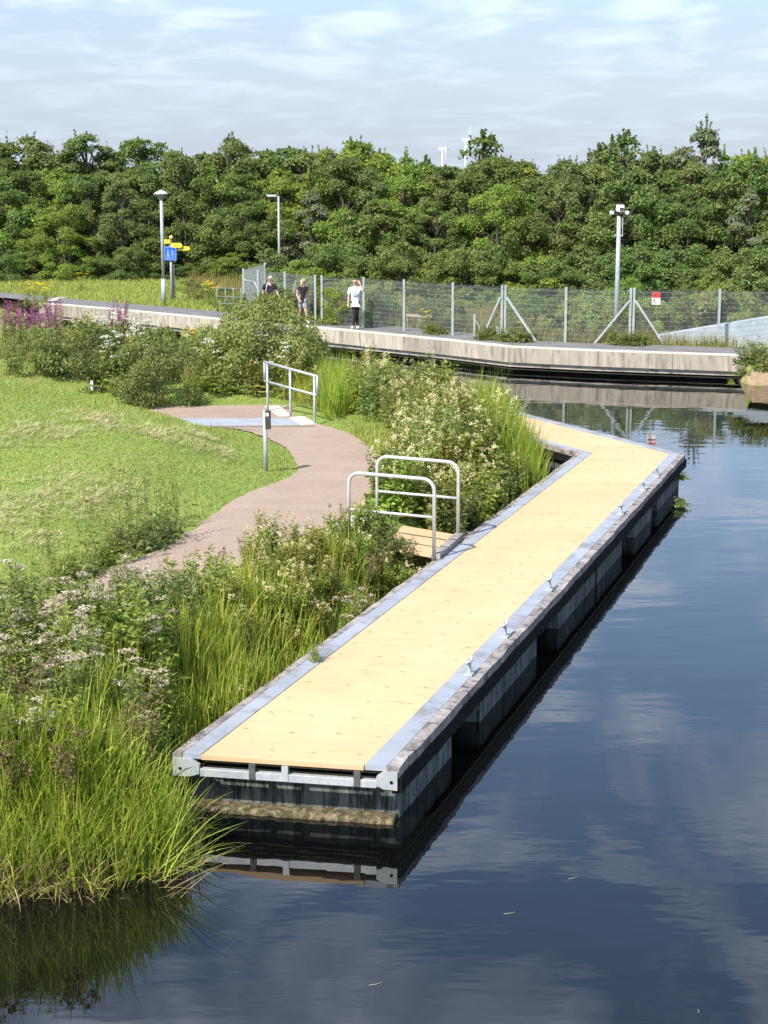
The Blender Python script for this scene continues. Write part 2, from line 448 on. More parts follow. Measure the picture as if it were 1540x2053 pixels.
class Leaves:
    def __init__(s): s.V, s.Q, s.n = [], [], 0
    def leaf(s, P, D, Nn, Ln, Wd, fold=.22, droop=.12):
        n = len(P)
        if n == 0: return s
        Ln = np.broadcast_to(Ln, (n,))[:, None]; Wd = np.broadcast_to(Wd, (n,))[:, None]
        D = nrm(D); S = nrm(np.cross(D, Nn)); N2 = np.cross(S, D)
        v = np.empty((n, 6, 3))
        v[:, 0] = P
        v[:, 1] = P + D * Ln * .28 + S * Wd * .5 + N2 * Wd * fold
        v[:, 2] = P + D * Ln * .68 + S * Wd * .40 + N2 * (Wd * fold - Ln * droop * .4)
        v[:, 3] = P + D * Ln - N2 * Ln * droop
        v[:, 4] = P + D * Ln * .68 - S * Wd * .40 + N2 * (Wd * fold - Ln * droop * .4)
        v[:, 5] = P + D * Ln * .28 - S * Wd * .5 + N2 * Wd * fold
        q = np.array([[0, 1, 2, 3], [0, 3, 4, 5]])
        s.Q.append((np.arange(n)[:, None, None] * 6 + q[None] + s.n).reshape(-1, 4))
        s.V.append(v.reshape(-1, 3)); s.n += n * 6
        return s
    def petal(s, P, size, rng, flat=0.0):
        n = len(P)
        if n == 0: return s
        nn = rng.normal(size=(n, 3)); nn[:, 2] = np.abs(nn[:, 2]) + flat; nn = nrm(nn)
        a = nrm(np.cross(nn, rng.normal(size=(n, 3)))); b = np.cross(nn, a)
        sz = np.broadcast_to(size, (n,))[:, None] * rng.uniform(.6, 1.3, (n, 1))
        v = np.stack([P + a * sz, P + b * sz * .8, P - a * sz, P - b * sz * .8], 1)
        s.Q.append((np.arange(n)[:, None] * 4 + np.arange(4)[None] + s.n))
        s.V.append(v.reshape(-1, 3)); s.n += n * 4
        return s
    def blade(s, P, az, Ln, Wd, lean, bend, k=4, tw=None):
        n = len(P)
        if n == 0: return s
        Ln = np.broadcast_to(Ln, (n,)); Wd = np.broadcast_to(Wd, (n,))
        h = np.stack([np.cos(az), np.sin(az), np.zeros(n)], 1)
        tw = az + math.pi / 2 if tw is None else tw
        sd = np.stack([np.cos(tw), np.sin(tw), np.zeros(n)], 1)
        v = np.empty((n, k + 1, 2, 3))
        ang0 = lean; p = P.copy()
        for j in range(k + 1):
            t = j / k
            w = Wd * (1 - t ** 2.2) * (.75 + .25 * min(1, 4 * t)) + .0006
            v[:, j, 0] = p - sd * w[:, None] * .5
            v[:, j, 1] = p + sd * w[:, None] * .5
            a = ang0 + bend * (t + .5 / k) ** 1.6
            p = p + (h * np.sin(a)[:, None] + np.array([0, 0, 1.0]) * np.cos(a)[:, None]) * (Ln / k)[:, None]
        q = []
        for j in range(k): q.append([2 * j, 2 * j + 1, 2 * j + 3, 2 * j + 2])
        q = np.array(q)
        s.Q.append((np.arange(n)[:, None, None] * (2 * (k + 1)) + q[None] + s.n).reshape(-1, 4))
        s.V.append(v.reshape(-1, 3)); s.n += n * 2 * (k + 1)
        return s
    def stick(s, A, B, w):
        """thin three-sided stems from A to B"""
        n = len(A)
        if n == 0: return s
        d = nrm(B - A); u = nrm(np.cross(d, np.array([.31, .87, .12]))); x = np.cross(d, u)
        w = np.broadcast_to(w, (n,))[:, None]
        v = np.empty((n, 6, 3))
        for k in range(3):
            a = 2 * math.pi * k / 3
            o = (u * math.cos(a) + x * math.sin(a)) * w
            v[:, k] = A + o; v[:, 3 + k] = B + o * .6
        q = np.array([[0, 1, 4, 3], [1, 2, 5, 4], [2, 0, 3, 5]])
        s.Q.append((np.arange(n)[:, None, None] * 6 + q[None] + s.n).reshape(-1, 4))
        s.V.append(v.reshape(-1, 3)); s.n += n * 6
        return s
    def mesh(s, name):
        return np_mesh(name, np.concatenate(s.V), np.concatenate(s.Q))

def sph(rng, n):
    return nrm(rng.normal(size=(n, 3)))

# ------------------------------------------------------------------ polygons
def seg_dist(X, Y, poly, closed=True):
    d = np.full(X.shape, 1e9)
    n = len(poly)
    for i in range(n if closed else n - 1):
        ax, ay = poly[i][0], poly[i][1]; bx, by = poly[(i + 1) % n][0], poly[(i + 1) % n][1]
        dx, dy = bx - ax, by - ay
        t = np.clip(((X - ax) * dx + (Y - ay) * dy) / (dx * dx + dy * dy + 1e-12), 0, 1)
        d = np.minimum(d, np.hypot(X - ax - t * dx, Y - ay - t * dy))
    return d

def inside(X, Y, poly):
    r = np.zeros(X.shape, bool)
    n = len(poly)
    for i in range(n):
        ax, ay = poly[i][0], poly[i][1]; bx, by = poly[(i + 1) % n][0], poly[(i + 1) % n][1]
        c = ((ay > Y) != (by > Y)) & (X < (bx - ax) * (Y - ay) / (by - ay + 1e-12) + ax)
        r ^= c
    return r

def sstep(t):
    t = np.clip(t, 0, 1)
    return t * t * (3 - 2 * t)

# ------------------------------------------------------------------ layout
DZ = .60            # pontoon deck
A, B, C, D = G(345, 1510, DZ), G(800, 1540, DZ), G(1375, 910, DZ), G(1159, 908, DZ)
_d2 = G(1040, 825, DZ) - C
_d2n = _d2 / np.linalg.norm(_d2)
E = C + _d2 + _d2n * 2.6
Fp = D + _d2n * (np.linalg.norm(_d2) + .6)
AX = (C - B) / np.linalg.norm(C - B)         # along the main length
PERP = np.array([-AX[1], AX[0], 0.0])        # to the left (towards the bank)

def Q1(t, s, z=None):
    p = (A + (D - A) * s) * (1 - t) + (B + (C - B) * s) * t
    p = p.copy()
    if z is not None: p[2] = z
    return p

def Q2(t, s, z=None):
    p = (D + (Fp - D) * s) * (1 - t) + (C + (E - C) * s) * t
    p = p.copy()
    if z is not None: p[2] = z
    return p

def s_of_u(u, z=.3):
    lo, hi = 0., 1.
    for _ in range(40):
        m = (lo + hi) / 2
        if px(Q1(1, m, z))[0] < u: lo = m
        else: hi = m
    return lo

xy = lambda p: (float(p[0]), float(p[1]))
BANK = [(-70, 12.4)] + [xy(G(u, v, 0)) for u, v in [(-300, 1810), (0, 1800), (200, 1778), (390, 1738)]]
BANK += [xy(Q1(-.10, 0.03)), xy(Q1(-.09, .3)), xy(Q1(-.09, .6)), xy(Q1(-.09, .86)), xy(Q1(-.42, .985)), xy(Q2(-.12, .25)), xy(Q2(-.10, .8)), xy(Q2(-.05, 1.05))]
BANK += [xy(G(u, v, 0)) for u, v in [(930, 801), (840, 792), (760, 788), (690, 782), (620, 757), (440, 728), (250, 705), (50, 680), (-300, 640)]]
BANK += [(-70, 80)]
WZ = .82
WALL = [xy(G(u, v, WZ)) for u, v in [(1503, 713), (1200, 703), (1020, 695), (900, 682), (640, 657), (442, 640), (240, 621), (78, 607)]]
WALL_B = xy(G(122, 594, WZ))     # short return at the left end
APR = [xy(G(1478, 764, 0)), xy(G(1540, 779, 0)), xy(G(1700, 800, 0))]
_wi = [(WALL[i][0], WALL[i][1] + .72) for i in range(len(WALL))]
LAND2 = [(120, 34)] + [APR[2], APR[1], APR[0]] + _wi + [WALL_B, xy(G(20, 600, WZ)), xy(G(-300, 600, WZ)), (-90, 75), (-400, 120), (-7000, 120), (-7000, 9000), (7000, 9000), (7000, 34)]
# BANK extends off frame; ground behind camera is the canal

PL = [(-300, 1270), (60, 1215), (230, 1140), (350, 1090), (480, 1000), (580, 960), (597, 935), (565, 895), (490, 866), (390, 853), (300, 838), (235, 828), (180, 818)]
PR = [(200, 1290), (420, 1165), (500, 1130), (570, 1092), (668, 1050), (738, 1000), (768, 950), (758, 915), (725, 887), (692, 868), (632, 851), (592, 835), (575, 814)]
PZ = .72
PLw = [G(u, v, PZ) for u, v in PL]; PRw = [G(u, v, PZ) for u, v in PR]
PATHPOLY = [xy(p) for p in PLw] + [xy(p) for p in PRw[::-1]]

def bank_h(X, Y):
    X = np.asarray(X, float); Y = np.asarray(Y, float)
    e = seg_dist(X, Y, BANK); ins = inside(X, Y, BANK)
    z = np.where(ins, -.10 + .82 * sstep((e + .1) / 1.0), -.10 - .7 * sstep(e / 1.0))
    dp = np.where(inside(X, Y, PATHPOLY), 0, seg_dist(X, Y, PATHPOLY))
    mound = .80 * np.exp(-(((X + 6.3) / 3.9) ** 2 + ((Y - 30.5) / 6.5) ** 2)) + .35 * np.exp(-(((X + 9) / 4.) ** 2 + ((Y - 40) / 6) ** 2))
    z = z + np.where(ins, mound * sstep((dp - .05) / 2.4), 0)
    z = np.where(ins & (dp > .05) & (dp < 8), z + .05 * sstep(dp / .25) * sstep(e), z)
    return z

def land_h(X, Y):
    X = np.asarray(X, float); Y = np.asarray(Y, float)
    z = bank_h(X, Y)
    l2 = inside(X, Y, LAND2)
    e = seg_dist(X, Y, LAND2)
    # rocky apron slopes at the two ends of the wall
    slope = np.maximum(sstep((X - WALL[0][0] + .1) / .5), sstep((WALL[-1][0] - X + .3) / .6))
    z2 = np.where(slope > 0, (WZ - .03) * (1 - slope) + slope * np.minimum(WZ - .10, -.45 + .42 * e), WZ - .03)
    return np.where(l2, z2, z)

# ------------------------------------------------------------------ ground sheet, water
def axis(lo, hi, step, far):
    c = list(np.arange(lo, hi + 1e-6, step))
    a = []; g = step
    x = hi
    while x < far: g *= 1.6; x += g; a.append(x)
    b = []; g = step; x = lo
    while x > -far: g *= 1.6; x -= g; b.append(x)
    return np.array(b[::-1] + c + a)
gx = axis(-17, 20, .2, 7000); gy = axis(10, 72, .2, 7000)
XX, YY = np.meshgrid(gx, gy)
ZZ = land_h(XX, YY)
nx, ny = len(gx), len(gy)
idx = np.arange(nx * ny).reshape(ny, nx)
quads = np.stack([idx[:-1, :-1], idx[:-1, 1:], idx[1:, 1:], idx[1:, :-1]], -1).reshape(-1, 4)
gme = np_mesh('ground', np.stack([XX, YY, ZZ], -1).reshape(-1, 3), quads, smooth=True)
tag(link('ground', gme, M['ground']), kind='structure')

# canal water (the canal also runs under and behind the camera)
w = MB().add([(-300, -200, 0), (300, -200, 0), (300, 90, 0), (-300, 90, 0)], [(0, 1, 2, 3)])
tag(w.build('water', M['water']), kind='structure')

def hz(x, y):
    return float(land_h(np.array([x]), np.array([y]))[0])

# path strip draped 15 mm over the ground
def strip(name, Lp, Rp, mat, sub=6, nseg=7, zoff=.02, zf=None):
    Lp = np.array(Lp); Rp = np.array(Rp)
    k = len(Lp)
    T = np.linspace(0, k - 1, (k - 1) * sub + 1)
    def cr(Pt, t):
        i = int(min(max(math.floor(t), 0), k - 2)); f = t - i
        p0, p1, p2, p3 = Pt[max(i - 1, 0)], Pt[i], Pt[i + 1], Pt[min(i + 2, k - 1)]
        return .5 * ((2 * p1) + (-p0 + p2) * f + (2 * p0 - 5 * p1 + 4 * p2 - p3) * f * f + (-p0 + 3 * p1 - 3 * p2 + p3) * f ** 3)
    rows = []
    for t in T:
        a, b = cr(Lp, t), cr(Rp, t)
        if name == 'path':
            a = a + np.array([random.uniform(-.03, .03), random.uniform(-.03, .03), 0]); b = b + np.array([random.uniform(-.03, .03), random.uniform(-.03, .03), 0])
        rows.append([a + (b - a) * j / nseg for j in range(nseg + 1)])
    V = np.array(rows)
    zz = land_h(V[..., 0], V[..., 1]) if zf is None else zf
    V[..., 2] = zz + zoff
    r, c = V.shape[:2]
    ii = np.arange(r * c).reshape(r, c)
    Qd = np.stack([ii[:-1, :-1], ii[:-1, 1:], ii[1:, 1:], ii[1:, :-1]], -1).reshape(-1, 4)
    me = np_mesh(name, V.reshape(-1, 3), Qd, smooth=True)
    return tag(link(name, me, mat), kind='structure')
strip('path', PLw, PRw, M['path'], sub=14, zoff=.03)

# towpath: asphalt between the coping and the verge
def offset_line(line, d):
    out = []
    for i, p in enumerate(line):
        a = line[max(i - 1, 0)]; b = line[min(i + 1, len(line) - 1)]
        tx, ty = b[0] - a[0], b[1] - a[1]; l = math.hypot(tx, ty)
        out.append((p[0] + ty / l * d, p[1] - tx / l * d))
    return out
WL = [(14.5, 44.2)] + WALL            # continue a little past the right end for the asphalt
TI = offset_line(WL, .34); TO = offset_line(WL, 2.35)
tp = lambda q: np.array([q[0], q[1], WZ])
endL = [tp(G(-60, 593, WZ)[:2]), tp(G(-500, 590, WZ)[:2])]
endR = [tp(G(-60, 582, WZ)[:2]), tp(G(-500, 579, WZ)[:2])]
strip('towpath', [tp(p) for p in TI] + endL, [tp(p) for p in TO] + endR, M['asphalt'], sub=3, nseg=3, zoff=.0, zf=WZ - .012)

# far hills
hb = MB()
hv = []
K = 90
for i in range(K + 1):
    x = -3200 + 6400 * i / K
    h = 17 + 5 * math.sin(i * .7) + 3 * math.sin(i * 1.9) + random.uniform(-1, 1)
    for j, (yy, f) in enumerate([(3900, 0), (4100, .75), (4300, 1), (4700, .8), (5200, 0)]):
        hv.append((x, yy, .5 + h * f))
hf = [(i * 5 + j, (i + 1) * 5 + j, (i + 1) * 5 + j + 1, i * 5 + j + 1) for i in range(K) for j in range(4)]
hb.add(hv, hf)
tag(hb.build('hills', M['hill'], smooth=True), kind='structure')

# ------------------------------------------------------------------ far canal wall
wall = thing('canal_wall', 'weathered grey concrete canal wall with overhanging coping along the far towpath', 'wall', (WALL[0][0], WALL[0][1], 0))
def resample(line, step):
    pts = []
    for i in range(len(line) - 1):
        a, b = np.array(line[i]), np.array(line[i + 1])
        n = max(1, round(np.linalg.norm(b - a) / step))
        for k in range(n): pts.append(a + (b - a) * k / n)
    pts.append(np.array(line[-1]))
    return [tuple(p) for p in pts]
RW = resample(WALL, 2.4)
o0 = RW; o1 = offset_line(RW, .36); oi = offset_line(RW, .10); ob = offset_line(RW, .55); oc = offset_line(RW, .9); o2 = offset_line(RW, .05)
for i in range(len(RW) - 1):
    g = .0025
    def lerp(a, b, t): return (a[0] + (b[0] - a[0]) * t, a[1] + (b[1] - a[1]) * t)
    a0, a1, b0, b1 = lerp(o0[i], o0[i + 1], g), lerp(o0[i], o0[i + 1], 1 - g), lerp(o1[i], o1[i + 1], g), lerp(o1[i], o1[i + 1], 1 - g)
    m = MB()
    m.hexa([(*a0, .33), (*a1, .33), (*b1, .33), (*b0, .33), (*a0, WZ - .03), (*a1, WZ - .03), (*b1, WZ - .03), (*b0, WZ - .03)])
    pan = m.build('coping_panel', M['concrete'], wall)
    org = Vector(wall.location)
    m = MB()
    m.hexa([(*a0, WZ - .029), (*a1, WZ - .029), (*b1, WZ - .029), (*b0, WZ - .029), (*a0, WZ + .004), (*a1, WZ + .004), (*b1, WZ + .004), (*b0, WZ + .004)])
    m.build('coping_top', M['concrete_top'], pan)
def ribbon(mb, la, lb, z0, z1):
    for i in range(len(la) - 1):
        mb.hexa([(*la[i], z0), (*la[i + 1], z0), (*lb[i + 1], z0), (*lb[i], z0), (*la[i], z1), (*la[i + 1], z1), (*lb[i + 1], z1), (*lb[i], z1)])
    return mb
ribbon(MB(), oi, o1, .19, .328).build('ledge', M['concrete_dirty'], wall)
ribbon(MB(), ob, oc, -.6, .188).build('recess_wall', M['recess_shade'], wall)
ribbon(MB(), offset_line(RW, .30), offset_line(RW, .36), .085, .108).build('waling', M['wood_rail'], wall)
# short return wall at the left end
rt = thing('canal_wall', 'short pale concrete return at the left end of the far canal wall', 'wall', (WALL[-1][0], WALL[-1][1], 0))
a, b = np.array(WALL[-1]), np.array(WALL_B); dd = (b - a) / np.linalg.norm(b - a); pn = np.array([dd[1], -dd[0]])
a = a + dd * .40
m = MB(); c0, c1, c2, c3 = a, b, b + pn * .36, a + pn * .36
m.hexa([(*c0, -.3), (*c1, -.3), (*c2, -.3), (*c3, -.3), (*c0, WZ), (*c1, WZ), (*c2, WZ), (*c3, WZ)])
m.build('wall_body', M['concrete_top'], rt)

# sandstone aprons / rocks
def rock(name, label, c, size, seed, mat, rz=0, group=None, cat='rock'):
    rr = random.Random(seed)
    bm = bmesh.new()
    bmesh.ops.create_icosphere(bm, subdivisions=3, radius=1)
    offs = [Vector((rr.uniform(-1, 1), rr.uniform(-1, 1), rr.uniform(-1, 1))).normalized() for _ in range(9)]
    cut = [rr.uniform(.55, .85) for _ in offs]
    for v in bm.verts:
        for n, k in zip(offs, cut):
            d = v.co.dot(n)
            if d > k: v.co -= n * (d - k)
        v.co = Vector((v.co.x * size[0], v.co.y * size[1], v.co.z * size[2]))
    me = bpy.data.meshes.new(name); bm.to_mesh(me); bm.free()
    o = link(name, me, mat, None, c); o.rotation_euler = (0, 0, rz)
    return tag(o, label, cat, group)
m = MB()
p = [G(1477, 763.5, 0), G(1575, 771, 0), G(1575, 733, .58), G(1511, 739, .50)]
base = [(q[0], q[1], -.4) for q in p]
m.hexa(base + [(p[0][0], p[0][1], .02), (p[1][0], p[1][1], .03), (p[2][0], p[2][1], .58), (p[3][0], p[3][1], .50)])
o = m.build('stone_apron', M['sandstone'], bevel=.01)
tag(o, 'sloping orange sandstone slab dipping into the water at the right edge', 'stone slab')
for i, (u, v, s, lb) in enumerate([(35, 612, .55, 'pale boulder nearest the left end of the canal wall'), (62, 611, .55, 'pale sandstone boulder touching the left end of the canal wall'),
                                   (8, 606, .7, 'grey boulder at the left edge of the picture by the canal'), (-18, 612, .5, 'partly cut off boulder at the left picture border')]):
    if i == 3: continue
    q = G(u, v + 6, .3)
    rock('boulder', lb, (q[0], q[1] + .3, .3), (s, s * .8, s * .62), 30 + i, M['sandstone'] if i != 2 else M['concrete_top'], i * 1.1, 'boulders by the left end of the canal wall')

# ------------------------------------------------------------------ pontoon
T0, T1, T2, T3 = .045, .130, .850, .945     # fender | plate | deck | plate | fender
pon = thing('pontoon', 'long floating pontoon with cream yellow deck, grey edge plates and concrete floats', 'pontoon', (A + B) / 2 * np.array([1, 1, 0]))
def slab(Q, t0, t1, s0, s1, z0, z1, g=0.0):
    return MB().hexa([Q(t0, s0, z0), Q(t1, s0, z0), Q(t1, s1, z0), Q(t0, s1, z0), Q(t0, s0, z1), Q(t1, s0, z1), Q(t1, s1, z1), Q(t0, s1, z1)])
def panels(Q, n, length, s_start=0.0):
    for i in range(n):
        s0 = s_start + (1 - s_start) * i / n; s1 = s_start + (1 - s_start) * (i + 1) / n
        gp = .0016 / length * 2
        mb_ = slab(Q, T1 + .002, T2 - .002, s0 + gp, s1 - gp, .562, .600)
        nf = len(mb_.f)
        for sc in (.25, .75):
            for tcx in (.08, .36, .64, .92):
                t = T1 + (T2 - T1) * tcx + random.uniform(-.012, .012); ss = s0 + (s1 - s0) * (sc + random.uniform(-.03, .03))
                if random.random() < .12: continue
                mb_.box(Q(t, ss, .602), (.05, .014, .006), rz=math.atan2(AX[0], AX[1]) * -1 + random.uniform(-.1, .1))
        pn_ = mb_.build('deck_panel', [M['deck'], M['clip']], pon)
        for k, pg in enumerate(pn_.data.polygons): pg.material_index = 0 if k < nf else 1
L1n = float(np.linalg.norm(C - B)); L2n = float(np.linalg.norm(E - C))
panels(Q1, 17, L1n); panels(Q2, 8, L2n, .0)
# edge plates are laid in lengths
for Q, n in ((Q1, 6), (Q2, 3)):
    for (ta, tb, zz) in ((T0, T1, .606), (T2, T3, .606)):
        for i in range(n):
            slab(Q, ta + .001, tb - .001, i / n + .0006, (i + 1) / n - .0006, .555, zz).build('edge_plate', M['edge_plate'], pon)
    # weathered timber fenders with a slightly ragged outline
    for side in (0, 1):
        m = MB(); K = 60 if Q is Q1 else 24
        ins_t = T0 - .001 if side == 0 else T3 + .001
        prev = None
        for i in range(K + 1):
            s = i / K
            jit = random.uniform(-.004, .004); zj = random.uniform(-.008, .006)
            tout = (0 - jit) if side == 0 else (1 + jit)
            ring = [Q(ins_t, s, .50), Q(tout, s, .50), Q(tout, s, .600 + zj), Q(ins_t, s, .606 + zj * .4)]
            if side == 0: ring = ring[::-1]
            b0 = len(m.v); m.v += [tuple(map(float, q)) for q in ring]
            if prev is not None:
                for k in range(4): m.f.append((prev + k, prev + (k + 1) % 4, b0 + (k + 1) % 4, b0 + k))
            prev = b0
        m.f += [(3, 2, 1, 0), (prev, prev + 1, prev + 2, prev + 3)]
        m.build('timber_fender', M['timber'], pon)
        # black rubber skirt below
        m = MB(); prev = None
        for i in range(K + 1):
            s = i / K; jit = random.uniform(0, .006)
            to, ti_ = ((-.006 - jit), .03) if side == 0 else ((1.006 + jit), .97)
            ring = [Q(ti_, s, .345), Q(to, s, .345), Q(to, s, .499), Q(ti_, s, .499)]
            if side == 0: ring = ring[::-1]
            b0 = len(m.v); m.v += [tuple(map(float, q)) for q in ring]
            if prev is not None:
                for k in range(4): m.f.append((prev + k, prev + (k + 1) % 4, b0 + (k + 1) % 4, b0 + k))
            prev = b0
        m.f += [(3, 2, 1, 0), (prev, prev + 1, prev + 2, prev + 3)]
        m.build('rubber_skirt', M['rubber'], pon)
        ta, tb = (.004, .03) if side == 0 else (.97, .996)
        slab(Q, ta, tb, .004, .998, .315, .344).build('side_channel', M['dark_steel'], pon)
    # dark underside deck bearers
    slab(Q, .05, .95, .012, .995, .50, .552).build('bearer', M['dark_steel'], pon)
# floats: (u range along the near right edge in the photo)
spans = [(0.014, s_of_u(921)), (s_of_u(977), s_of_u(1089)), (s_of_u(1132), s_of_u(1205)), (s_of_u(1208), s_of_u(1257)), (s_of_u(1284), s_of_u(1316)), (s_of_u(1328), .985)]
for s0, s1 in spans:
    slab(Q1, .035, .965, s0, s1, -.4, .312).build('concrete_float', M['float'], pon, bevel=.012)
for s0, s1 in ((.06, .3), (.4, .64), (.72, .97)):
    slab(Q2, .035, .965, s0, s1, -.4, .312).build('concrete_float', M['float'], pon, bevel=.012)
# float gaps: grating bars, pale rows painting the light through the deck
for (a_, b_) in zip(spans[:-1], spans[1:]):
    s0, s1 = a_[1], b_[0]
    if (s1 - s0) * L1n < .25: continue
    m = MB()
    n = int((s1 - s0) * L1n / .085)
    for i in range(n):
        s = s0 + (s1 - s0) * (i + .5) / n
        m.beam(Q1(.15, s, .40), Q1(.955, s, .40), .014, .03)
    for k in range(7):
        z = .05 + k * .075
        m.beam(Q1(.80, s0 + .001, z), Q1(.80, s1 - .001, z), .01, .012)
    m.build('grating_light_bars', M['tan_bar'], pon)
# near end: galvanised beam, brackets, hangers, underside grating, ledge
end_n = np.array([-AX[0], -AX[1], 0.]); ev = (B - A) / np.linalg.norm(B - A)
def EP(t, out, z):
    p = A + (B - A) * t + np.array([ev[1], -ev[0], 0.]) * out
    p = p.copy(); p[2] = z; return p
m = MB()
def ebox(m, t0, t1, o0_, o1_, z0, z1):
    return m.hexa([EP(t0, o1_, z0), EP(t1, o1_, z0), EP(t1, o0_, z0), EP(t0, o0_, z0), EP(t0, o1_, z1), EP(t1, o1_, z1), EP(t1, o0_, z1), EP(t0, o0_, z1)])
ebox(m, .125, .905, -.045, .018, .392, .468)
m.build('end_beam', M['galv'], pon, bevel=.004)
for t0, t1, sg in ((.905, .995, 1), (.005, .125, -1)):
    prof = [(t0, .42), (t0 + (t1 - t0) * .35, .39), (t1, .385), (t1, .565), (t0 + (t1 - t0) * .35, .56), (t0, .51)] if sg > 0 else \
           [(t1, .42), (t1, .51), (t1 - (t1 - t0) * .35, .56), (t0, .565), (t0, .385), (t1 - (t1 - t0) * .35, .39)]
    n = len(prof); mm = MB()
    vs = [EP(t, .030, z) for t, z in prof] + [EP(t, -.02, z) for t, z in prof]
    mm.add(vs, [tuple(range(n)), tuple(range(2 * n - 1, n - 1, -1))] + [(i, n + i, n + (i + 1) % n, (i + 1) % n) for i in range(n)])
    br = mm.build('corner_bracket', M['galv_post'], pon)
    tc_ = t0 + (t1 - t0) * (.72 if sg > 0 else .28)
    MB().tube([EP(tc_, .030, .465), EP(tc_, .036, .465)], .016, 12).build('bolt_hole', M['rubber'], br)
for t in (.36, .505, .82):
    m = MB(); ebox(m, t - .014, t + .014, -.03, .026, .40, .548)
    m.build('hanger', M['galv'] if t == .505 or t == .36 and False else M['dark_steel'], pon)
m = MB(); ebox(m, .10, .93, -.30, -.17, .505, .553)
m.build('end_shade_strip', M['rubber'], pon)  # black strip painting the shade in the gap below the deck edge
m = MB(); ebox(m, T1 + .002, T2 - .002, -.012, .006, .556, .598)
m.build('deck_nosing', M['deck'], pon)
m = MB()
for row in ((.06, .34), (.37, .65), (.68, .93)):
    k = int((row[1] - row[0]) / .0155)
    for i in range(k):
        t = row[0] + (row[1] - row[0]) * (i + .5) / k
        m.beam(EP(t, -.26, .488), EP(t, -.80, .488), .016, .022)
for z in (.36, .405, .45):
    m.beam(EP(.12, -.24, z), EP(.9, -.24, z), .010, .010)
m.build('underside_grating', M['tan_bar'], pon)
m = MB(); K = 46; prev = None
for i in range(K + 1):
    t = .05 + .92 * i / K; h = .052 + random.uniform(-.008, .008); ou = -.07 + random.uniform(-.012, .012)
    ring = [EP(t, ou, -.2), EP(t, -.30, -.2), EP(t, -.30, h), EP(t, ou - .03, h), EP(t, ou, h - .03 + random.uniform(-.006, .006))]
    b0 = len(m.v); m.v += [tuple(map(float, q)) for q in ring]
    if prev is not None:
        for k in range(5): m.f.append((prev + k, prev + (k + 1) % 5, b0 + (k + 1) % 5, b0 + k))
    prev = b0
m.f += [(4, 3, 2, 1, 0), tuple(prev + k for k in range(5))]
m.build('waterline_ledge', M['ledge'], pon)
# mooring cleats
for u, v in [(950, 1352), (1025, 1277), (1118, 1183), (1263, 1031), (1306, 984), (1330, 955)]:
    q = G(u, v, .605)
    # snap on to the outer edge plate
    s = float(np.dot(q - B, AX) / L1n)
    q = Q1(.93, s, .606)
    m = MB()
    m.box(q + np.array([0, 0, .012]), (.10, .17, .024), rz=-math.atan2(AX[0], AX[1]))
    m.tube([q + [0, 0, .02], q + [0, 0, .13]], .022, 10, .018)
    a_ = AX * .115
    m.tube([q - a_ + [0, 0, .175], q - a_ * .5 + [0, 0, .135], q + a_ * .5 + [0, 0, .135], q + a_ + [0, 0, .175]], .017, 8)
    m.build('cleat', M['galv_post'], pon, smooth=False, bevel=.003)
# mooring arm at the bank side
q = Q1(0.0, s_of_u(1230), .52)
tag(MB().beam(q + PERP * .02, q + PERP * .55 + np.array([0, -.05, .02]), .09, .06).build('mooring_arm', M['galv'], None), 'short grey steel arm reaching from the pontoon into the bank reeds', 'mooring arm')

# ------------------------------------------------------------------ gangway with two hoop rails
P1, P2 = G(870, 1122, .60), G(918, 1079, .60)
back = -(P1 - G(683, 1085, .74)); back[2] = 0
back = back / np.linalg.norm(back) * 1.32
gw = thing('gangway', 'short yellow grid gangway between path and pontoon with two pale hoop rails', 'gangway', (P1 + P2) / 2 + back / 2)
edge_to = lambda p: p + np.array([0, 0, 0.])
q0, q1_ = P1 - back * .05, P2 - back * .05
r0, r1 = P1 + back * 1.1, P2 + back * 1.1
m = MB()
side = (P2 - P1); side[2] = 0
n = 26
for i in range(n):
    f0, f1 = i / n + .006, (i + 1) / n - .006
    a_, b_, c_, d_ = q0 + side * f0, q0 + side * f1, r0 + side * f1, r0 + side * f0
    m.hexa([(a_[0], a_[1], .612), (d_[0], d_[1], .73), (c_[0], c_[1], .73), (b_[0], b_[1], .612), (a_[0], a_[1], .648), (d_[0], d_[1], .766), (c_[0], c_[1], .766), (b_[0], b_[1], .648)])
for j in range(6):
    f = (j + .5) / 6
    a_ = q0 + (r0 - q0) * f; z = .612 + .118 * f
    m.beam((a_[0], a_[1], z + .010), (a_[0] + side[0], a_[1] + side[1], z + .010), .02, .02)
m.build('deck_plate', M['deck'], gw)
MB().beam((P1 - back * .02) + [0, 0, .045], (P2 - back * .02) + [0, 0, .045], .13, .08).build('threshold', M['timber'], gw)
mm = MB(); pa = r0 + back * .02; pb = r1 + back * .02
mm.hexa([(*(pa - side * .1)[:2], .5), (*(pb + side * .1)[:2], .5), (*(pb + side * .1 + back * .32)[:2], .5), (*(pa - side * .1 + back * .32)[:2], .5),
         (*(pa - side * .1)[:2], .78), (*(pb + side * .1)[:2], .78), (*(pb + side * .1 + back * .32)[:2], .78), (*(pa - side * .1 + back * .32)[:2], .78)])
mm.build('concrete_sill', M['concrete_top'], gw, bevel=.02)
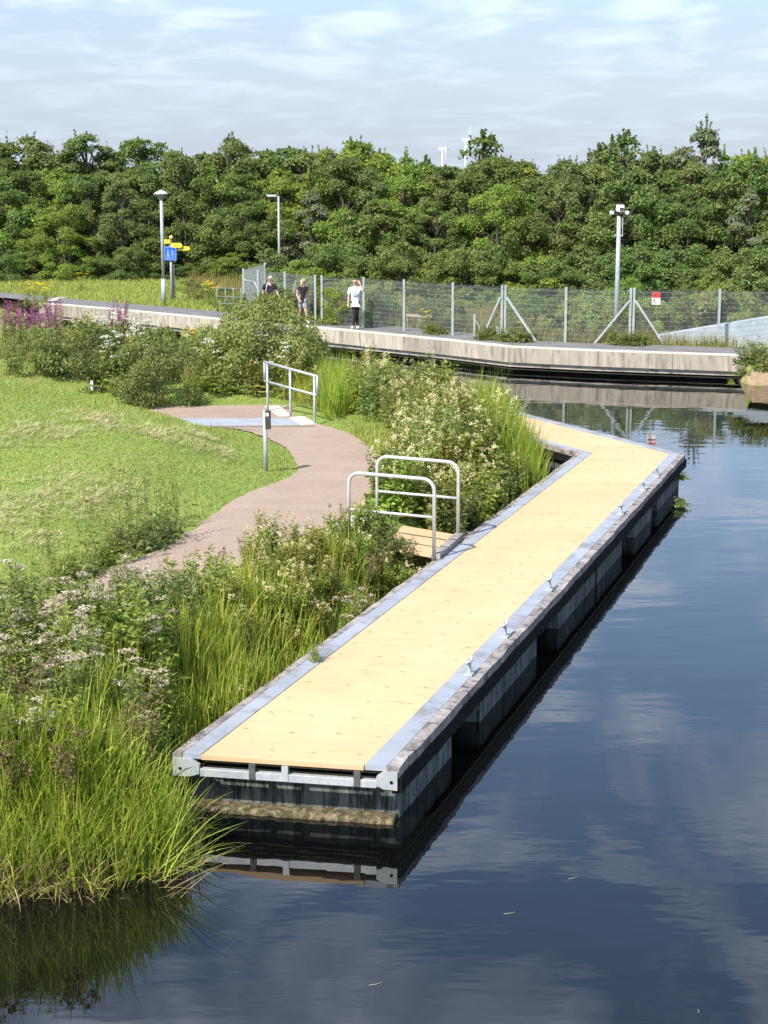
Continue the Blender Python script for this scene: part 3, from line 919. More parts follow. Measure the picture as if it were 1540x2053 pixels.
for Pf in (P1, P2):
    a0 = Pf.copy(); b0 = Pf + back * 1.02
    zt = .60 + 1.17
    dirn = back / np.linalg.norm(back)
    rad = .17
    pts = [np.array([a0[0], a0[1], .58])]
    pts.append(np.array([a0[0], a0[1], zt - rad]))
    for k in range(1, 7):
        an = math.pi / 2 * k / 6
        pts.append(np.array([*(a0 + dirn * rad * (1 - math.cos(an)))[:2], zt - rad + rad * math.sin(an)]))
    zt2 = zt + .01
    for k in range(0, 7):
        an = math.pi / 2 * k / 6
        pts.append(np.array([*(b0 - dirn * rad * (1 - math.sin(an)))[:2], zt2 - rad + rad * math.cos(an)]))
    pts.append(np.array([b0[0], b0[1], .60]))
    h = MB().tube(pts, .027, 12).build('handrail', M['galv_rail'], gw, smooth=True)
    MB().tube([a0 + dirn * .025 + [0, 0, .62], b0 - dirn * .025 + [0, 0, .63]], .021, 10).build('mid_rail', M['galv_rail'], h, smooth=True)
    MB().tube([a0 + [0, 0, -.04], a0 + [0, 0, .06]], .036, 12).build('socket', M['dark_steel'], h, smooth=True)

# ------------------------------------------------------------------ footbridge plates and rail beyond the path bend
fb = thing('footbridge', 'low footbridge of grey steel plates across the path with a galvanised railing', 'footbridge', G(500, 845, .78))
fz = .765
c = [G(u, v, fz) for u, v in [(250, 853), (420, 852), (446, 852), (560, 851), (604, 850), (585, 838), (420, 838), (260, 838)]]
for ids, nm in ((((250, 853.5), (443, 852.5), (420, 838.5), (235, 839)), 'steel_plate'), (((446, 852.5), (602, 851), (578, 838), (423, 838.5)), 'steel_plate')):
    q = [G(u, v, fz) for u, v in ids]
    MB().hexa([(*p_[:2], fz - .05) for p_ in q] + [(*p_[:2], fz) for p_ in q]).build(nm, M['plate'], fb, bevel=.004)
q = [G(u, v, fz) for u, v in ((604, 851.5), (636, 849.5), (610, 835), (580, 837.5))]
MB().hexa([(*p_[:2], .2) for p_ in q] + [(*p_[:2], fz + .02) for p_ in q]).build('concrete_kerb', M['concrete_top'], fb, bevel=.02)
q = [G(u, v, fz) for u, v in ((250, 856.5), (630, 854.5), (632, 852), (250, 854))]
MB().hexa([(*p_[:2], .3) for p_ in q] + [(*p_[:2], fz - .01) for p_ in q]).build('kerb_beam', M['brown_board'], fb)
q = [G(u, v, fz) for u, v in ((560, 834), (585, 833), (560, 813), (530, 814))]
MB().hexa([(*p_[:2], .2) for p_ in q] + [(*p_[:2], fz + .01) for p_ in q]).build('concrete_kerb', M['concrete_top'], fb, bevel=.02)
ra, rb = G(537, 822, .78), G(631, 848, .78)
rm_ = (ra + rb) / 2
topA, topB = GD(534, 727, ra[1])[2], GD(637, 753, rb[1])[2]
rdir = (rb - ra); rdir[2] = 0
zt = lambda f, k: .78 + (topA - .78) * k + ((topB - topA) * k) * f
hr = MB()
ex = .06
loop = [ra - rdir * ex, rb + rdir * ex]
pt = lambda f, k: np.array([*(ra + rdir * f)[:2], zt(f, k)])
railing = MB().tube([pt(-ex, 1), pt(1 + ex, 1)], .03, 10).build('handrail', M['galv_post'], fb, smooth=True)
MB().tube([pt(-ex, .60), pt(1 + ex, .60)], .026, 10).build('mid_rail', M['galv_post'], fb, smooth=True)
for f in (-ex, 1 + ex):
    MB().tube([pt(f, .59), pt(f, 1.01)], .028, 10).build('end_bar', M['galv_post'], fb, smooth=True)
for f in (0, .5, 1):
    MB().tube([np.array([*(ra + rdir * f)[:2], .45]), pt(f, .985)], .028, 10).build('post', M['galv_post'], fb, smooth=True)

# marker post with a small black box
q = G(533, 945, .78)
for _ in range(8):
    q = G(533, 945, hz(q[0], q[1]))
zt_ = GD(533, 822, q[1])[2]
mp_ = thing('marker_post', 'slim grey metal post with a small black box near its top, on the lawn corner', 'post', q)
MB().tube([q - [0, 0, .2], [q[0], q[1], zt_]], .038, 12).build('pole', M['galv_post'], mp_, smooth=True)
bx = MB().box((q[0] + .055, q[1] - .045, zt_ - .17), (.10, .09, .34)).build('box', M['black_box'], mp_, bevel=.012)
MB().box((q[0] + .045, q[1] - .092, zt_ - .07), (.05, .012, .06)).build('label_plate', M['white_paint'], bx)
# stub with brown board
q = G(188, 803, 1.1)
for _ in range(12):
    q = G(188, 803, hz(q[0], q[1]))
zt_ = GD(188, 763, q[1])[2]
st = thing('marker_stub', 'short pale post with a brown board beside it, in front of the dark shrub', 'marker post', q)
MB().box((q[0] - .03, q[1], (q[2] + zt_) / 2 - .05), (.075, .075, zt_ - q[2] + .1)).build('post', M['white_paint'], st, bevel=.008)
MB().box((q[0] + .12, q[1] + .02, q[2] + .12), (.17, .06, .46)).build('board', M['brown_board'], st, bevel=.03)

# ------------------------------------------------------------------ lamps, signs, camera pole
def at_base(u, v, z=WZ - .03):
    return G(u, v, z)
q = at_base(329, 613)
zt_ = GD(327, 381, q[1])[2]
lp = thing('street_lamp', 'tall grey post-top street lamp with a wide conical white cap', 'street lamp', q)
MB().tube([q, [q[0], q[1], q[2] + 1.1]], .095, 14).build('base_section', M['galv_post'], lp, smooth=True)
MB().tube([[q[0], q[1], q[2] + 1.1], [q[0], q[1], zt_ - .36]], .068, 14).build('pole', M['galv_post'], lp, smooth=True)
ln_ = MB().lathe((q[0], q[1], zt_ - .42), [(.07, 0), (.10, .06), (.13, .12), (.24, .24), (.25, .25)], 20).build('lantern', M['lantern'], lp, smooth=True)
MB().lathe((q[0], q[1], zt_ - .165), [(.28, 0), (.285, .03), (.20, .09), (.09, .135), (.03, .165), (.002, .17)], 20).build('cap', M['lamp_cap'], ln_, smooth=True)

q = at_base(345, 605)
dY = q[1]
zz = lambda v: GD(345, v, dY)[2]
mpp = dY / F * 1.0        # metres per photo pixel here
sp = thing('fingerpost', 'grey fingerpost with three yellow arms and a square blue sign', 'signpost', q)
MB().tube([q, [q[0], q[1], zz(482)]], .055, 12).build('pole', M['galv_post'], sp, smooth=True)
MB().box((q[0] + .10, q[1] + .06, (q[2] + zz(525)) / 2), (.085, .085, zz(525) - q[2])).build('shaded_side', M['dark_steel'], sp)  # dark bar standing in for the shaded face of the column
MB().ball((q[0] + .03, q[1], zz(476)), .085).build('finial', M['cream'], sp, smooth=True)
def finger(x0, x1, v0, v1, yo, tip):
    m = MB()
    X0, X1 = q[0] + (x0 - 345) * mpp, q[0] + (x1 - 345) * mpp
    za, zb = zz(v1), zz(v0); zm = (za + zb) / 2; e = (zb - za) * .35
    poly = [(X0, za), (X1, za), (X1 + e, zm), (X1, zb), (X0, zb)] if tip > 0 else [(X0, za), (X1, za), (X1, zb), (X0, zb), (X0 - e, zm)]
    n = len(poly)
    vs = [(x, q[1] + yo - .02, z) for x, z in poly] + [(x, q[1] + yo + .02, z) for x, z in poly]
    m.add(vs, [tuple(range(n)), tuple(range(2 * n - 1, n - 1, -1))] + [(i, n + i, n + (i + 1) % n, (i + 1) % n) for i in range(n)])
    f = m.build('finger_arm', M['sign_yellow'], sp)
    t = MB()
    t.box(((X0 + X1) / 2, q[1] + yo - .024, zm), ((X1 - X0) * .66, .006, (zb - za) * .24))
    t.build('lettering', M['tan_bar'], f)
finger(331, 345, 480, 488, -.09, -1); finger(347, 366, 487, 496, -.11, 1); finger(352, 381, 494, 502, -.02, 1)
bs = MB().box((q[0], q[1] - .10, zz(508)), (25 * mpp, .03, 28 * mpp)).build('blue_sign', M['sign_blue'], sp, bevel=.03)
t = MB(); w_, h_ = 25 * mpp, 28 * mpp; cx, cz = q[0], zz(508)
for dx_, dz_, sx_, sz_ in ((0, .44, .86, .035), (0, -.44, .86, .035), (.44, 0, .035, .86), (-.44, 0, .035, .86)):
    t.box((cx + dx_ * w_, q[1] - .119, cz + dz_ * h_), (sx_ * w_, .006, sz_ * h_))
# pale walking figure and cycle marks
for dx_, dz_, sx_, sz_ in ((-.2, .2, .1, .12), (-.2, -.02, .13, .28), (-.26, -.26, .06, .22), (-.14, -.26, .06, .22), (.16, .12, .3, .05), (.2, .02, .06, .2), (.08, -.02, .05, .18), (.16, .22, .06, .08)):
    t.box((cx + dx_ * w_, q[1] - .119, cz + dz_ * h_), (sx_ * w_, .006, sz_ * h_))
for sx_ in (.06, .28):
    t.tube([(cx + sx_ * w_ + .075 * math.cos(a_), q[1] - .119, cz - .2 * h_ + .075 * math.sin(a_)) for a_ in [2 * math.pi * k / 12 for k in range(13)]], .012, 5)
t.build('pictogram', M['sign_pale'], bs)

q = GD(561, 600, 79.0); q[2] = WZ - .03
zt_ = GD(561, 393, q[1])[2]; xa = GD(541, 393, q[1])[0]
l2 = thing('street_lamp', 'thin street lamp with one flat arm, standing among the dark trees', 'street lamp', q)
MB().tube([q, [q[0], q[1], zt_]], .07, 10, .045).build('pole', M['galv_post'], l2, smooth=True)
MB().tube([[q[0], q[1], zt_ - .04], [xa + .2, q[1], zt_ + .02]], .03, 8).build('arm', M['galv_post'], l2, smooth=True)
MB().box((xa + .08, q[1], zt_ + .01), (.44, .16, .09)).build('lamp_head', M['lamp_cap'], l2, bevel=.03)

q = GD(1236, 640, 53.5); q[2] = WZ - .03
zt_ = GD(1241, 433, q[1])[2]
x_top = GD(1241.5, 430, q[1])[0]
cp = thing('camera_pole', 'pale grey camera pole with white floodlights and camera on top behind the fence', 'camera pole', q)
MB().tube([q, [q[0] + (x_top - q[0]) * .5, q[1], (q[2] + zt_) / 2], [x_top, q[1], zt_]], .085, 14, .065).build('pole', M['galv_post'], cp, smooth=True)
MB().tube([[x_top - .14, q[1] - .03, zt_ - .62], [x_top + .14, q[1] - .03, zt_ - .62]], .018, 8).build('cross_bar', M['galv_post'], cp)
MB().tube([[x_top + .12, q[1] - .05, zt_ - .64], [x_top + .11, q[1] - .05, zt_ - .05]], .012, 6).build('cable', M['galv_rail'], cp)
MB().beam((x_top - .22, q[1], zt_ + .07), (x_top + .22, q[1], zt_ + .07), .05, .04).build('bracket', M['dark_steel'], cp)
hd = MB().box((x_top + .02, q[1] - .06, zt_ + .24), (.24, .30, .22)).build('camera_housing', M['white_paint'], cp, bevel=.035)
MB().box((x_top + .05, q[1] - .215, zt_ + .22), (.13, .02, .09)).build('lens', M['black_box'], hd)
for sx in (-1, 1):
    f = MB().box((x_top + sx * .24, q[1] - .04, zt_ + .10), (.13, .2, .12)).build('floodlight', M['white_paint'], cp, bevel=.03)
    MB().box((x_top + sx * .24, q[1] - .145, zt_ + .09), (.09, .012, .07)).build('lens', M['galv_rail'], f)

# ------------------------------------------------------------------ security fence
FZ = WZ - .03; FT = WZ + 1.72
fpx = [(1640, 582), (1443, 581), (1268, 579), (1135, 577), (1010, 573), (908, 567.5), (810, 561.5), (729, 557), (645, 553)]
FP = [G(u, v, FT) for u, v in fpx]
fence = thing('security_fence', 'see-through steel mesh fence on grey posts beside the towpath', 'fence', (FP[4][0], FP[4][1], FZ))
def mesh_bay(a, b, parent, z0=FZ + .04, z1=FT - .03):
    a, b = np.array(a)[:2], np.array(b)[:2]
    d = b - a; ln_ = np.linalg.norm(d); d = d / ln_
    V = []; Qd = []
    nvert = max(2, int(ln_ / .036)); w = .0028
    nn = np.array([d[1], -d[0]])
    t = (np.arange(nvert) + .5) / nvert * ln_
    base = a[None] + d[None] * t[:, None]
    off = np.array([nn * w, (-nn * .5 + d * .86) * w, (-nn * .5 - d * .86) * w])
    pts = base[:, None, :] + off[None]
    lo = np.concatenate([pts, np.full((nvert, 3, 1), z0)], 2); hi = np.concatenate([pts, np.full((nvert, 3, 1), z1)], 2)
    V1 = np.concatenate([lo, hi], 1).reshape(-1, 3)
    q = np.array([[0, 1, 4, 3], [1, 2, 5, 4], [2, 0, 3, 5]])
    Q1_ = (np.arange(nvert)[:, None, None] * 6 + q[None]).reshape(-1, 4)
    nh = int((z1 - z0) / .15)
    zs = z0 + (np.arange(nh) + .5) / nh * (z1 - z0)
    e0 = a + d * .02; e1 = b - d * .02
    V2 = []
    for z in zs:
        for e in (e0, e1):
            V2 += [(*(e + nn * (w + .001)), z - .0025), (*(e + nn * (w + .005)), z), (*(e + nn * (w + .001)), z + .0025)]
    V2 = np.array(V2)
    Q2_ = (np.arange(nh)[:, None, None] * 6 + q[None]).reshape(-1, 4) + len(V1)
    V = np.concatenate([V1, V2]); V[:, :2] -= np.array(parent_world(parent))[:2]; V[:, 2] -= parent_world(parent)[2]
    return link('mesh_panel', np_mesh('mesh_panel', V, np.concatenate([Q1_, Q2_])), M['galv_post'], parent)
for i in range(len(FP) - 1):
    mesh_bay(FP[i], FP[i + 1], fence)
def fpost(p, parent, w=.075, z1=FT + .03, dbl=False):
    if dbl:
        m = MB().box((p[0] - .055, p[1] - .06, (FZ + z1) / 2 - .1), (.07, .07, z1 - FZ + .2)).box((p[0] + .055, p[1] - .06, (FZ + z1) / 2 - .1), (.07, .07, z1 - FZ + .2))
    else:
        m = MB().box((p[0], p[1] - .06, (FZ + z1) / 2 - .1), (w, w, z1 - FZ + .2))
    return m.build('post', M['galv_post'], parent, bevel=.006)
for i, p in enumerate(FP):
    fpost(p, fence, dbl=(i in (2, 4)))
for i, (ul, vl, ur, vr) in ((2, (1195, 680, 1333, 676)), (4, (970, 665, 1073, 668))):
    p = FP[i]
    for ub in (ul, ur):
        e = np.array([p[0] + (ub - px(p)[0]) * (p[1] / F), p[1] - .12, FZ - .02])
        e[1] += (FP[i + 1][1] - FP[i][1]) / (FP[i + 1][0] - FP[i][0]) * (e[0] - p[0])
        MB().beam([p[0] + (.1 if ub > px(p)[0] else -.1), p[1] - .10, FZ + 1.38], e, .06, .06).build('brace', M['galv_post'], fence)
# red and white notice on the mesh
a_ = FP[1]; b_ = FP[2]
f_ = (1316 - 1443) / (1268 - 1443)
sq = a_ + (b_ - a_) * f_
zc = GD(1316, 598, sq[1])[2]
ns = thing('warning_sign', 'small red and white notice fixed to the mesh fence', 'sign', (sq[0], sq[1] - .05, zc))
ang = math.atan2(FP[1][1] - FP[2][1], FP[1][0] - FP[2][0])
plate = MB().box((sq[0], sq[1] - .05, zc), (.26, .012, .38), rz=ang).build('panel', M['white_paint'], ns)
MB().box((sq[0], sq[1] - .059, zc + .105), (.258, .008, .168), rz=ang).build('red_band', M['sign_red'], plate)
m = MB()
for k, (dx, dz, sx) in enumerate([(-.06, .0, .10), (-.07, -.04, .07), (-.05, -.085, .11)]):
    m.box((sq[0] + dx, sq[1] - .060, zc + dz - .03), (sx, .006, .014), rz=ang)
for k in range(4):
    m.box((sq[0] - .08 + .05 * k, sq[1] - .067, zc + .11), (.03, .006, .035), rz=ang)
m.build('lettering', M['ink'], plate)

# the corner pen of the same fence further left
pen = thing('security_fence', 'tall pale mesh fence corner at the left end of the fence, behind the walkers', 'fence', G(571, 545, FT) * np.array([1, 1, 0]) + np.array([0, 0, FZ]))
PP = [G(645, 551, FT), G(571, 545.5, FT), G(517, 542, FT), G(488, 540, FT)]
PP[0] = FP[-1] + np.array([-.25, .35, 0])
bk = [PP[3] + np.array([.5, 4.5, 0])]
for a_, b_ in zip(PP[:-1], PP[1:]): mesh_bay(a_, b_, pen)
mesh_bay(PP[3], bk[0], pen)
for p in PP + bk: fpost(p, pen)
p = PP[3]
m = MB().tube([[p[0] + .02, p[1] - .1, FZ + 1.35], [p[0] + .42, p[1] - .1, FZ + 1.28], [PP[2][0] + .25, PP[2][1] - .12, FZ + .55]], .035, 8)
m.build('brace', M['galv_post'], pen)
e = G(585, 615, FZ)
MB().beam([PP[1][0] + .42, PP[1][1] - .3, FZ + 1.45], [PP[1][0] + .12, PP[1][1] - .3, FZ], .05, .05).build('brace', M['galv_post'], pen)

# low green metal barrier left of the pen
q0 = G(434, 611, FZ); q1b = G(482, 606, FZ)
q0 = GD(436, 609, PP[3][1] + 1.5); q1b = GD(484, 606, PP[3][1] + .9); q0[2] = q1b[2] = FZ
bar = thing('metal_barrier', 'low grey green tubular barrier beside the fence corner', 'barrier', q0)
for z in (.35, .62, .95):
    MB().tube([q0 + [0, 0, z], q1b + [0, 0, z]], .018, 8).build('rail', M['green_steel'], bar, smooth=True)
for f in (0, .35, .68, 1):
    p = q0 + (q1b - q0) * f
    MB().tube([p, p + [0, 0, .98]], .026, 8).build('post', M['green_steel'], bar, smooth=True)

# small timber rail, low post and sloped block behind the mesh
q0 = GD(815, 660, 58.5); q1b = GD(868, 660, 58); q0[2] = q1b[2] = FZ
tr = thing('timber_rail', 'low bleached timber rail in the dry grass behind the mesh fence', 'rail', q0)
MB().beam(q0 + [0, 0, .42], q1b + [0, 0, .42], .06, .09).build('rail', M['wood_rail'], tr)
for f in (.02, .5, .98):
    p = q0 + (q1b - q0) * f
    MB().box(p + [0, .07, .2], (.09, .09, .5)).build('post', M['wood_rail'], tr)
q0 = GD(951, 660, 54.5); q0[2] = FZ
lpz = thing('low_post', 'low grey post with one thin strut behind the mesh fence', 'post', q0)
MB().box(q0 + [0, 0, .38], (.06, .06, .80)).build('post', M['galv_post'], lpz)
MB().beam(q0 + [.03, 0, .6], q0 + [.32, 0, .05], .035, .035).build('strut', M['galv_post'], lpz)
q0 = GD(996, 665, 53.6); q0[2] = FZ
m = MB()
m.add([(q0[0], q0[1], FZ - .1), (q0[0] + .65, q0[1] - .1, FZ - .1), (q0[0] + .65, q0[1] + .6, FZ - .1), (q0[0], q0[1] + .6, FZ - .1),
       (q0[0], q0[1], FZ + .42), (q0[0] + .65, q0[1] - .1, FZ + .12), (q0[0] + .65, q0[1] + .6, FZ + .12), (q0[0], q0[1] + .6, FZ + .42)],
      [(3, 2, 1, 0), (4, 5, 6, 7), (0, 1, 5, 4), (1, 2, 6, 5), (2, 3, 7, 6), (3, 0, 4, 7)])
tag(m.build('sloped_block', M['pale_wall'], bevel=.02), 'small pale concrete block with a sloping top at the foot of the braced fence post', 'concrete block')

# pale sloping ramp wall on the right
yw = 52.7
tl, tr_ = GD(1318, 672, yw), GD(1545, 634.5, yw - .6)
rw = thing('ramp_wall', 'pale blue grey wall with a rising sloped top behind the right end of the fence', 'wall', (tl[0], yw, FZ))
ex_ = (tr_ - tl); far = tl + ex_ * 3.0
m = MB().hexa([(tl[0], tl[1], .4), (far[0], far[1], .4), (far[0], far[1] + .35, .4), (tl[0], tl[1] + .35, .4),
               (tl[0], tl[1], tl[2]), (far[0], far[1], far[2]), (far[0], far[1] + .35, far[2]), (tl[0], tl[1] + .35, tl[2])])
m.build('wall_body', M['pale_wall'], rw, bevel=.02)

# ------------------------------------------------------------------ wind turbines (far)
def turbine(u, vh, dist, blades, label, blen):
    h = GD(u, vh, dist)
    t = thing('wind_turbine', label, 'wind turbine', (h[0], h[1], 0), 'wind turbines on the horizon')
    k = dist / F
    MB().tube([(h[0], h[1], 0), (h[0], h[1], h[2] - 1.5 * k)], 1.9 * k, 14, 1.4 * k).build('tower', M['white_paint'], t, smooth=True)
    nx_ = 12 * k
    MB().box((h[0], h[1], h[2]), (nx_ * 1.15, 4.5 * k, 5.0 * k)).build('nacelle', M['white_paint'], t, bevel=.9 * k)
    hub = np.array([h[0] + 8.2 * k, h[1], h[2]])
    MB().ball(hub, 2.0 * k).build('hub', M['white_paint'], t, smooth=True)
    for a_ in blades:                  # angle in the rotor plane (plane faces mostly sideways)
        d = np.array([math.cos(a_) * .22, math.cos(a_) * .97, math.sin(a_)])
        tip = hub + d * blen * k
        m = MB()
        sd = np.cross(d, np.array([1, 0, 0])); sd = sd / np.linalg.norm(sd)
        th = np.array([1.0, 0, 0])
        rings = []
        for f, w_, tk in ((0, 1.2, 1.0), (.12, 2.6, 1.0), (.35, 2.3, .8), (.7, 1.6, .5), (1, .5, .2)):
            c = hub + d * blen * k * f
            rings.append([c + sd * w_ * k, c + th * tk * k, c - sd * w_ * k, c - th * tk * k])
        vs = [p for r_ in rings for p in r_]
        fs = [(i * 4 + j, i * 4 + (j + 1) % 4, (i + 1) * 4 + (j + 1) % 4, (i + 1) * 4 + j) for i in range(4) for j in range(4)] + [(3, 2, 1, 0), (16, 17, 18, 19)]
        m.add(vs, fs).build('blade', M['white_paint'], t)
turbine(887, 299, 2600, (R(118), R(-2), R(238)), 'lower wind turbine, the one further left on the skyline', 26)
turbine(934, 280, 2500, (R(88), R(208), R(328)), 'higher wind turbine, the one further right on the skyline', 30)


# ------------------------------------------------------------------ people
def skin(name, nodes, edges, mat, parent, root=0, sub=2, org=(0, 0, 0), smooth=True):
    """one continuous surface grown round a skeleton: nodes = [(x, y, z, r)]"""
    bm = bmesh.new()
    lay = bm.verts.layers.skin.verify()
    vs = []
    for i, n in enumerate(nodes):
        v = bm.verts.new((n[0] - org[0], n[1] - org[1], n[2] - org[2]))
        rx = n[3]; ry = n[4] if len(n) > 4 else n[3]
        v[lay].radius = (rx, ry); v[lay].use_root = (i == root)
        vs.append(v)
    for a, b in edges: bm.edges.new((vs[a], vs[b]))
    me = bpy.data.meshes.new(name); bm.to_mesh(me); bm.free()
    o = link(name, me, mat, parent)
    sk = o.modifiers.new('skin', 'SKIN'); sk.use_smooth_shade = smooth; sk.branch_smoothing = .4
    sb = o.modifiers.new('subdivision', 'SUBSURF'); sb.levels = sub; sb.render_levels = sub
    return o

def person(u, v, h, label, pose, z=WZ):
    """pose: joints in a 1.72 m figure, x to the viewer's right, y away, z up"""
    base = G(u, v, z)
    t = thing('person', label, 'person', base)
    k = h / 1.72
    J = pose['J']
    def P(n, r, r2=None): 
        p = J[n]; return (p[0] * k, p[1] * k, p[2] * k, r * k) if r2 is None else (p[0] * k, p[1] * k, p[2] * k, r * k, r2 * k)
    names = ['pelvis', 'waist', 'chest', 'neck0', 'neck1', 'head', 'crown']
    nodes = [P('pelvis', .12), P('waist', .115), P('chest', .125), P('neck0', .062), P('neck1', .055), P('head', .098), P('crown', .066)]
    edges = [(i, i + 1) for i in range(6)]
    def chain(start, items):
        prev = start
        for n, r in items:
            nodes.append(P(n, r)); edges.append((prev, len(nodes) - 1)); prev = len(nodes) - 1
        return prev
    for s in ('L', 'R'):
        hd = chain(2, [('sh' + s, .060), ('el' + s, .042), ('wr' + s, .029), ('ha' + s, .036)])
        a = np.array(J['wr' + s]); b = np.array(J['ha' + s]); d = b - a; d = d / np.linalg.norm(d)
        sd = np.cross(d, np.array([0, 1.0, .2])); sd = sd / np.linalg.norm(sd)
        nrm_ = np.cross(sd, d)
        for i, (o_, ln_) in enumerate(((-.030, .072), (-.010, .085), (.011, .080), (.031, .062))):
            m1 = b + d * ln_ * .55 + sd * o_; m2 = b + d * ln_ * .95 + sd * o_ * 1.05 + nrm_ * .022
            for j_, q in enumerate((m1, m2)):
                nodes.append((q[0] * k, q[1] * k, q[2] * k, (.0098 - .0018 * j_) * k))
                edges.append((hd if j_ == 0 else len(nodes) - 2, len(nodes) - 1))
        th = (a + b) / 2 - sd * .045 + nrm_ * .012
        nodes.append((th[0] * k, th[1] * k, th[2] * k, .011 * k)); edges.append((hd, len(nodes) - 1))
        th2 = th + d * .04; nodes.append((th2[0] * k, th2[1] * k, th2[2] * k, .009 * k)); edges.append((len(nodes) - 2, len(nodes) - 1))
        chain(0, [('hi' + s, .088), ('kn' + s, .056), ('ca' + s, .052), ('an' + s, .036), ('to' + s, .030)])
    body = skin('body', nodes, edges, M['skin'], t)
    hx, hy, hz_ = [c * k for c in J['head']]
    f = np.array(pose.get('face', (0, -1, 0)), float); f = f / np.linalg.norm(f); sd = np.array([-f[1], f[0], 0])
    hc = Vector(base) + Vector((hx, hy, hz_))
    F3 = lambda fo, si, up: hc + Vector(f * fo * k) + Vector(sd * si * k) + Vector((0, 0, up * k))
    MB().ball(F3(.098, 0, -.005), .018 * k, .8, 1, 1.3).build('nose', M['skin'], t, smooth=True)
    for s_ in (-1, 1):
        MB().ball(F3(.088, .033 * s_, .018), .012 * k).build('eye', M['eye'], t, smooth=True)
        MB().ball(F3(.0, .098 * s_, .0), .024 * k, .5, .8, 1.3).build('ear', M['skin'], t, smooth=True)
    MB().box(F3(.092, 0, -.045), (.045 * k, .02 * k, .010 * k), rz=math.atan2(sd[1], sd[0])).build('mouth', M['lip'], t)
    # shirt
    sh = pose['shirt']
    nd = [P('pelvis', .138 * sh.get('loose', 1)), P('waist', .136 * sh.get('loose', 1)), P('chest', .142), P('neck0', .072)]
    ed = [(0, 1), (1, 2), (2, 3)]
    hem = J['pelvis']; nd.append((hem[0] * k, hem[1] * k, (hem[2] - sh.get('drop', .05)) * k, .137 * k * sh.get('loose', 1))); ed.append((0, 4))
    for s in ('L', 'R'):
        i0 = len(nd); nd.append(P('sh' + s, .078)); ed.append((2, i0))
        a, b = np.array(J['sh' + s]), np.array(J['el' + s]); q = a + (b - a) * sh.get('sleeve', .75)
        nd.append((q[0] * k, q[1] * k, q[2] * k, .066 * k)); ed.append((i0, i0 + 1))
    skin('shirt', nd, ed, M[sh['mat']], t)
    # trousers / shorts
    tr = pose['legs']
    nd = [P('pelvis', .126)]; ed = []
    for s in ('L', 'R'):
        prev = 0
        for n, r in tr['chain']:
            if n.startswith('mid'):
                a, b = np.array(J['hi' + s]), np.array(J['kn' + s]); q = a + (b - a) * float(n[3:])
                nd.append((q[0] * k, q[1] * k, q[2] * k, r * k))
            else: nd.append(P(n + s, r))
            ed.append((prev, len(nd) - 1)); prev = len(nd) - 1
    skin(tr['name'], nd, ed, M[tr['mat']], t)
    for s in ('L', 'R'):
        a, b = np.array(J['an' + s]), np.array(J['to' + s])
        nd = [(*((a + [0, 0, -.03]) * k), .046 * k), (*((a * .45 + b * .55 + [0, 0, .006]) * k), .044 * k), (*((b + (b - a) * .12) * k), .036 * k)]
        skin('shoe', nd, [(0, 1), (1, 2)], M['shoe'], t, sub=1)
    # hair
    hr = pose['hair']; H = np.array(J['head']); Cn = np.array(J['crown'])
    back_ = -f
    nd = [(*((Cn + [0, 0, .012]) * k), .080 * k), (*((H + back_ * .055 + [0, 0, .045]) * k), .088 * k), (*((H + back_ * .065 + [0, 0, -.04]) * k), .062 * k * hr.get('back', 1))]
    ed = [(0, 1), (1, 2)]
    if hr.get('long'):
        nd.append((*((H + back_ * .06 + [0, 0, -.16]) * k), .06 * k)); ed.append((2, 3))
        for s_ in (-1, 1):
            nd.append((*((H + sd * s_ * .08 + f * .01 + [0, 0, -.02]) * k), .036 * k)); ed.append((1, len(nd) - 1))
            nd.append((*((H + sd * s_ * .085 + f * .02 + [0, 0, -.15]) * k), .034 * k)); ed.append((len(nd) - 2, len(nd) - 1))
    skin('hair', nd, ed, M[hr['mat']], t, sub=1)
    return t, k, J, hc, F3

trousers = [('hi', .100), ('kn', .066), ('ca', .060), ('an', .045)]
# man in a loose white T-shirt, one hand raised to his head, legs crossing in mid-stride
J1 = dict(pelvis=(0, 0, .93), waist=(-.005, 0, 1.10), chest=(-.01, 0, 1.31), neck0=(-.01, 0, 1.46), neck1=(-.01, -.01, 1.53), head=(-.012, -.03, 1.62), crown=(-.01, -.015, 1.685),
          shL=(-.185, 0, 1.39), elL=(-.235, .02, 1.12), wrL=(-.245, -.02, .87), haL=(-.245, -.03, .80),
          shR=(.17, 0, 1.40), elR=(.31, -.05, 1.30), wrR=(.17, -.10, 1.52), haR=(.135, -.09, 1.585),
          hiL=(-.075, 0, .88), knL=(-.02, -.06, .50), caL=(-.035, -.02, .35), anL=(-.085, .02, .09), toL=(-.13, -.12, .035),
          hiR=(.075, 0, .88), knR=(.045, .02, .49), caR=(.06, .05, .35), anR=(.07, .06, .09), toR=(.085, -.09, .035))
t, k, J, hc, F3 = person(713, 659.5, 1.74, 'man in a pale blue white T-shirt and black trousers holding one hand to his head',
    dict(J=J1, shirt=dict(mat='shirt_white', sleeve=.85, loose=1.16, drop=.13), legs=dict(name='trousers', mat='black_cloth', chain=trousers), hair=dict(mat='hair_brown'), face=(-.25, -1, 0)))
b_ = Vector(G(713, 659.5, WZ))
MB().box(b_ + Vector((-.03 * k, -.178 * k, 1.22 * k)), (.17 * k, .03 * k, .14 * k)).build('chest_print', M['print_grey'], t, bevel=.008)
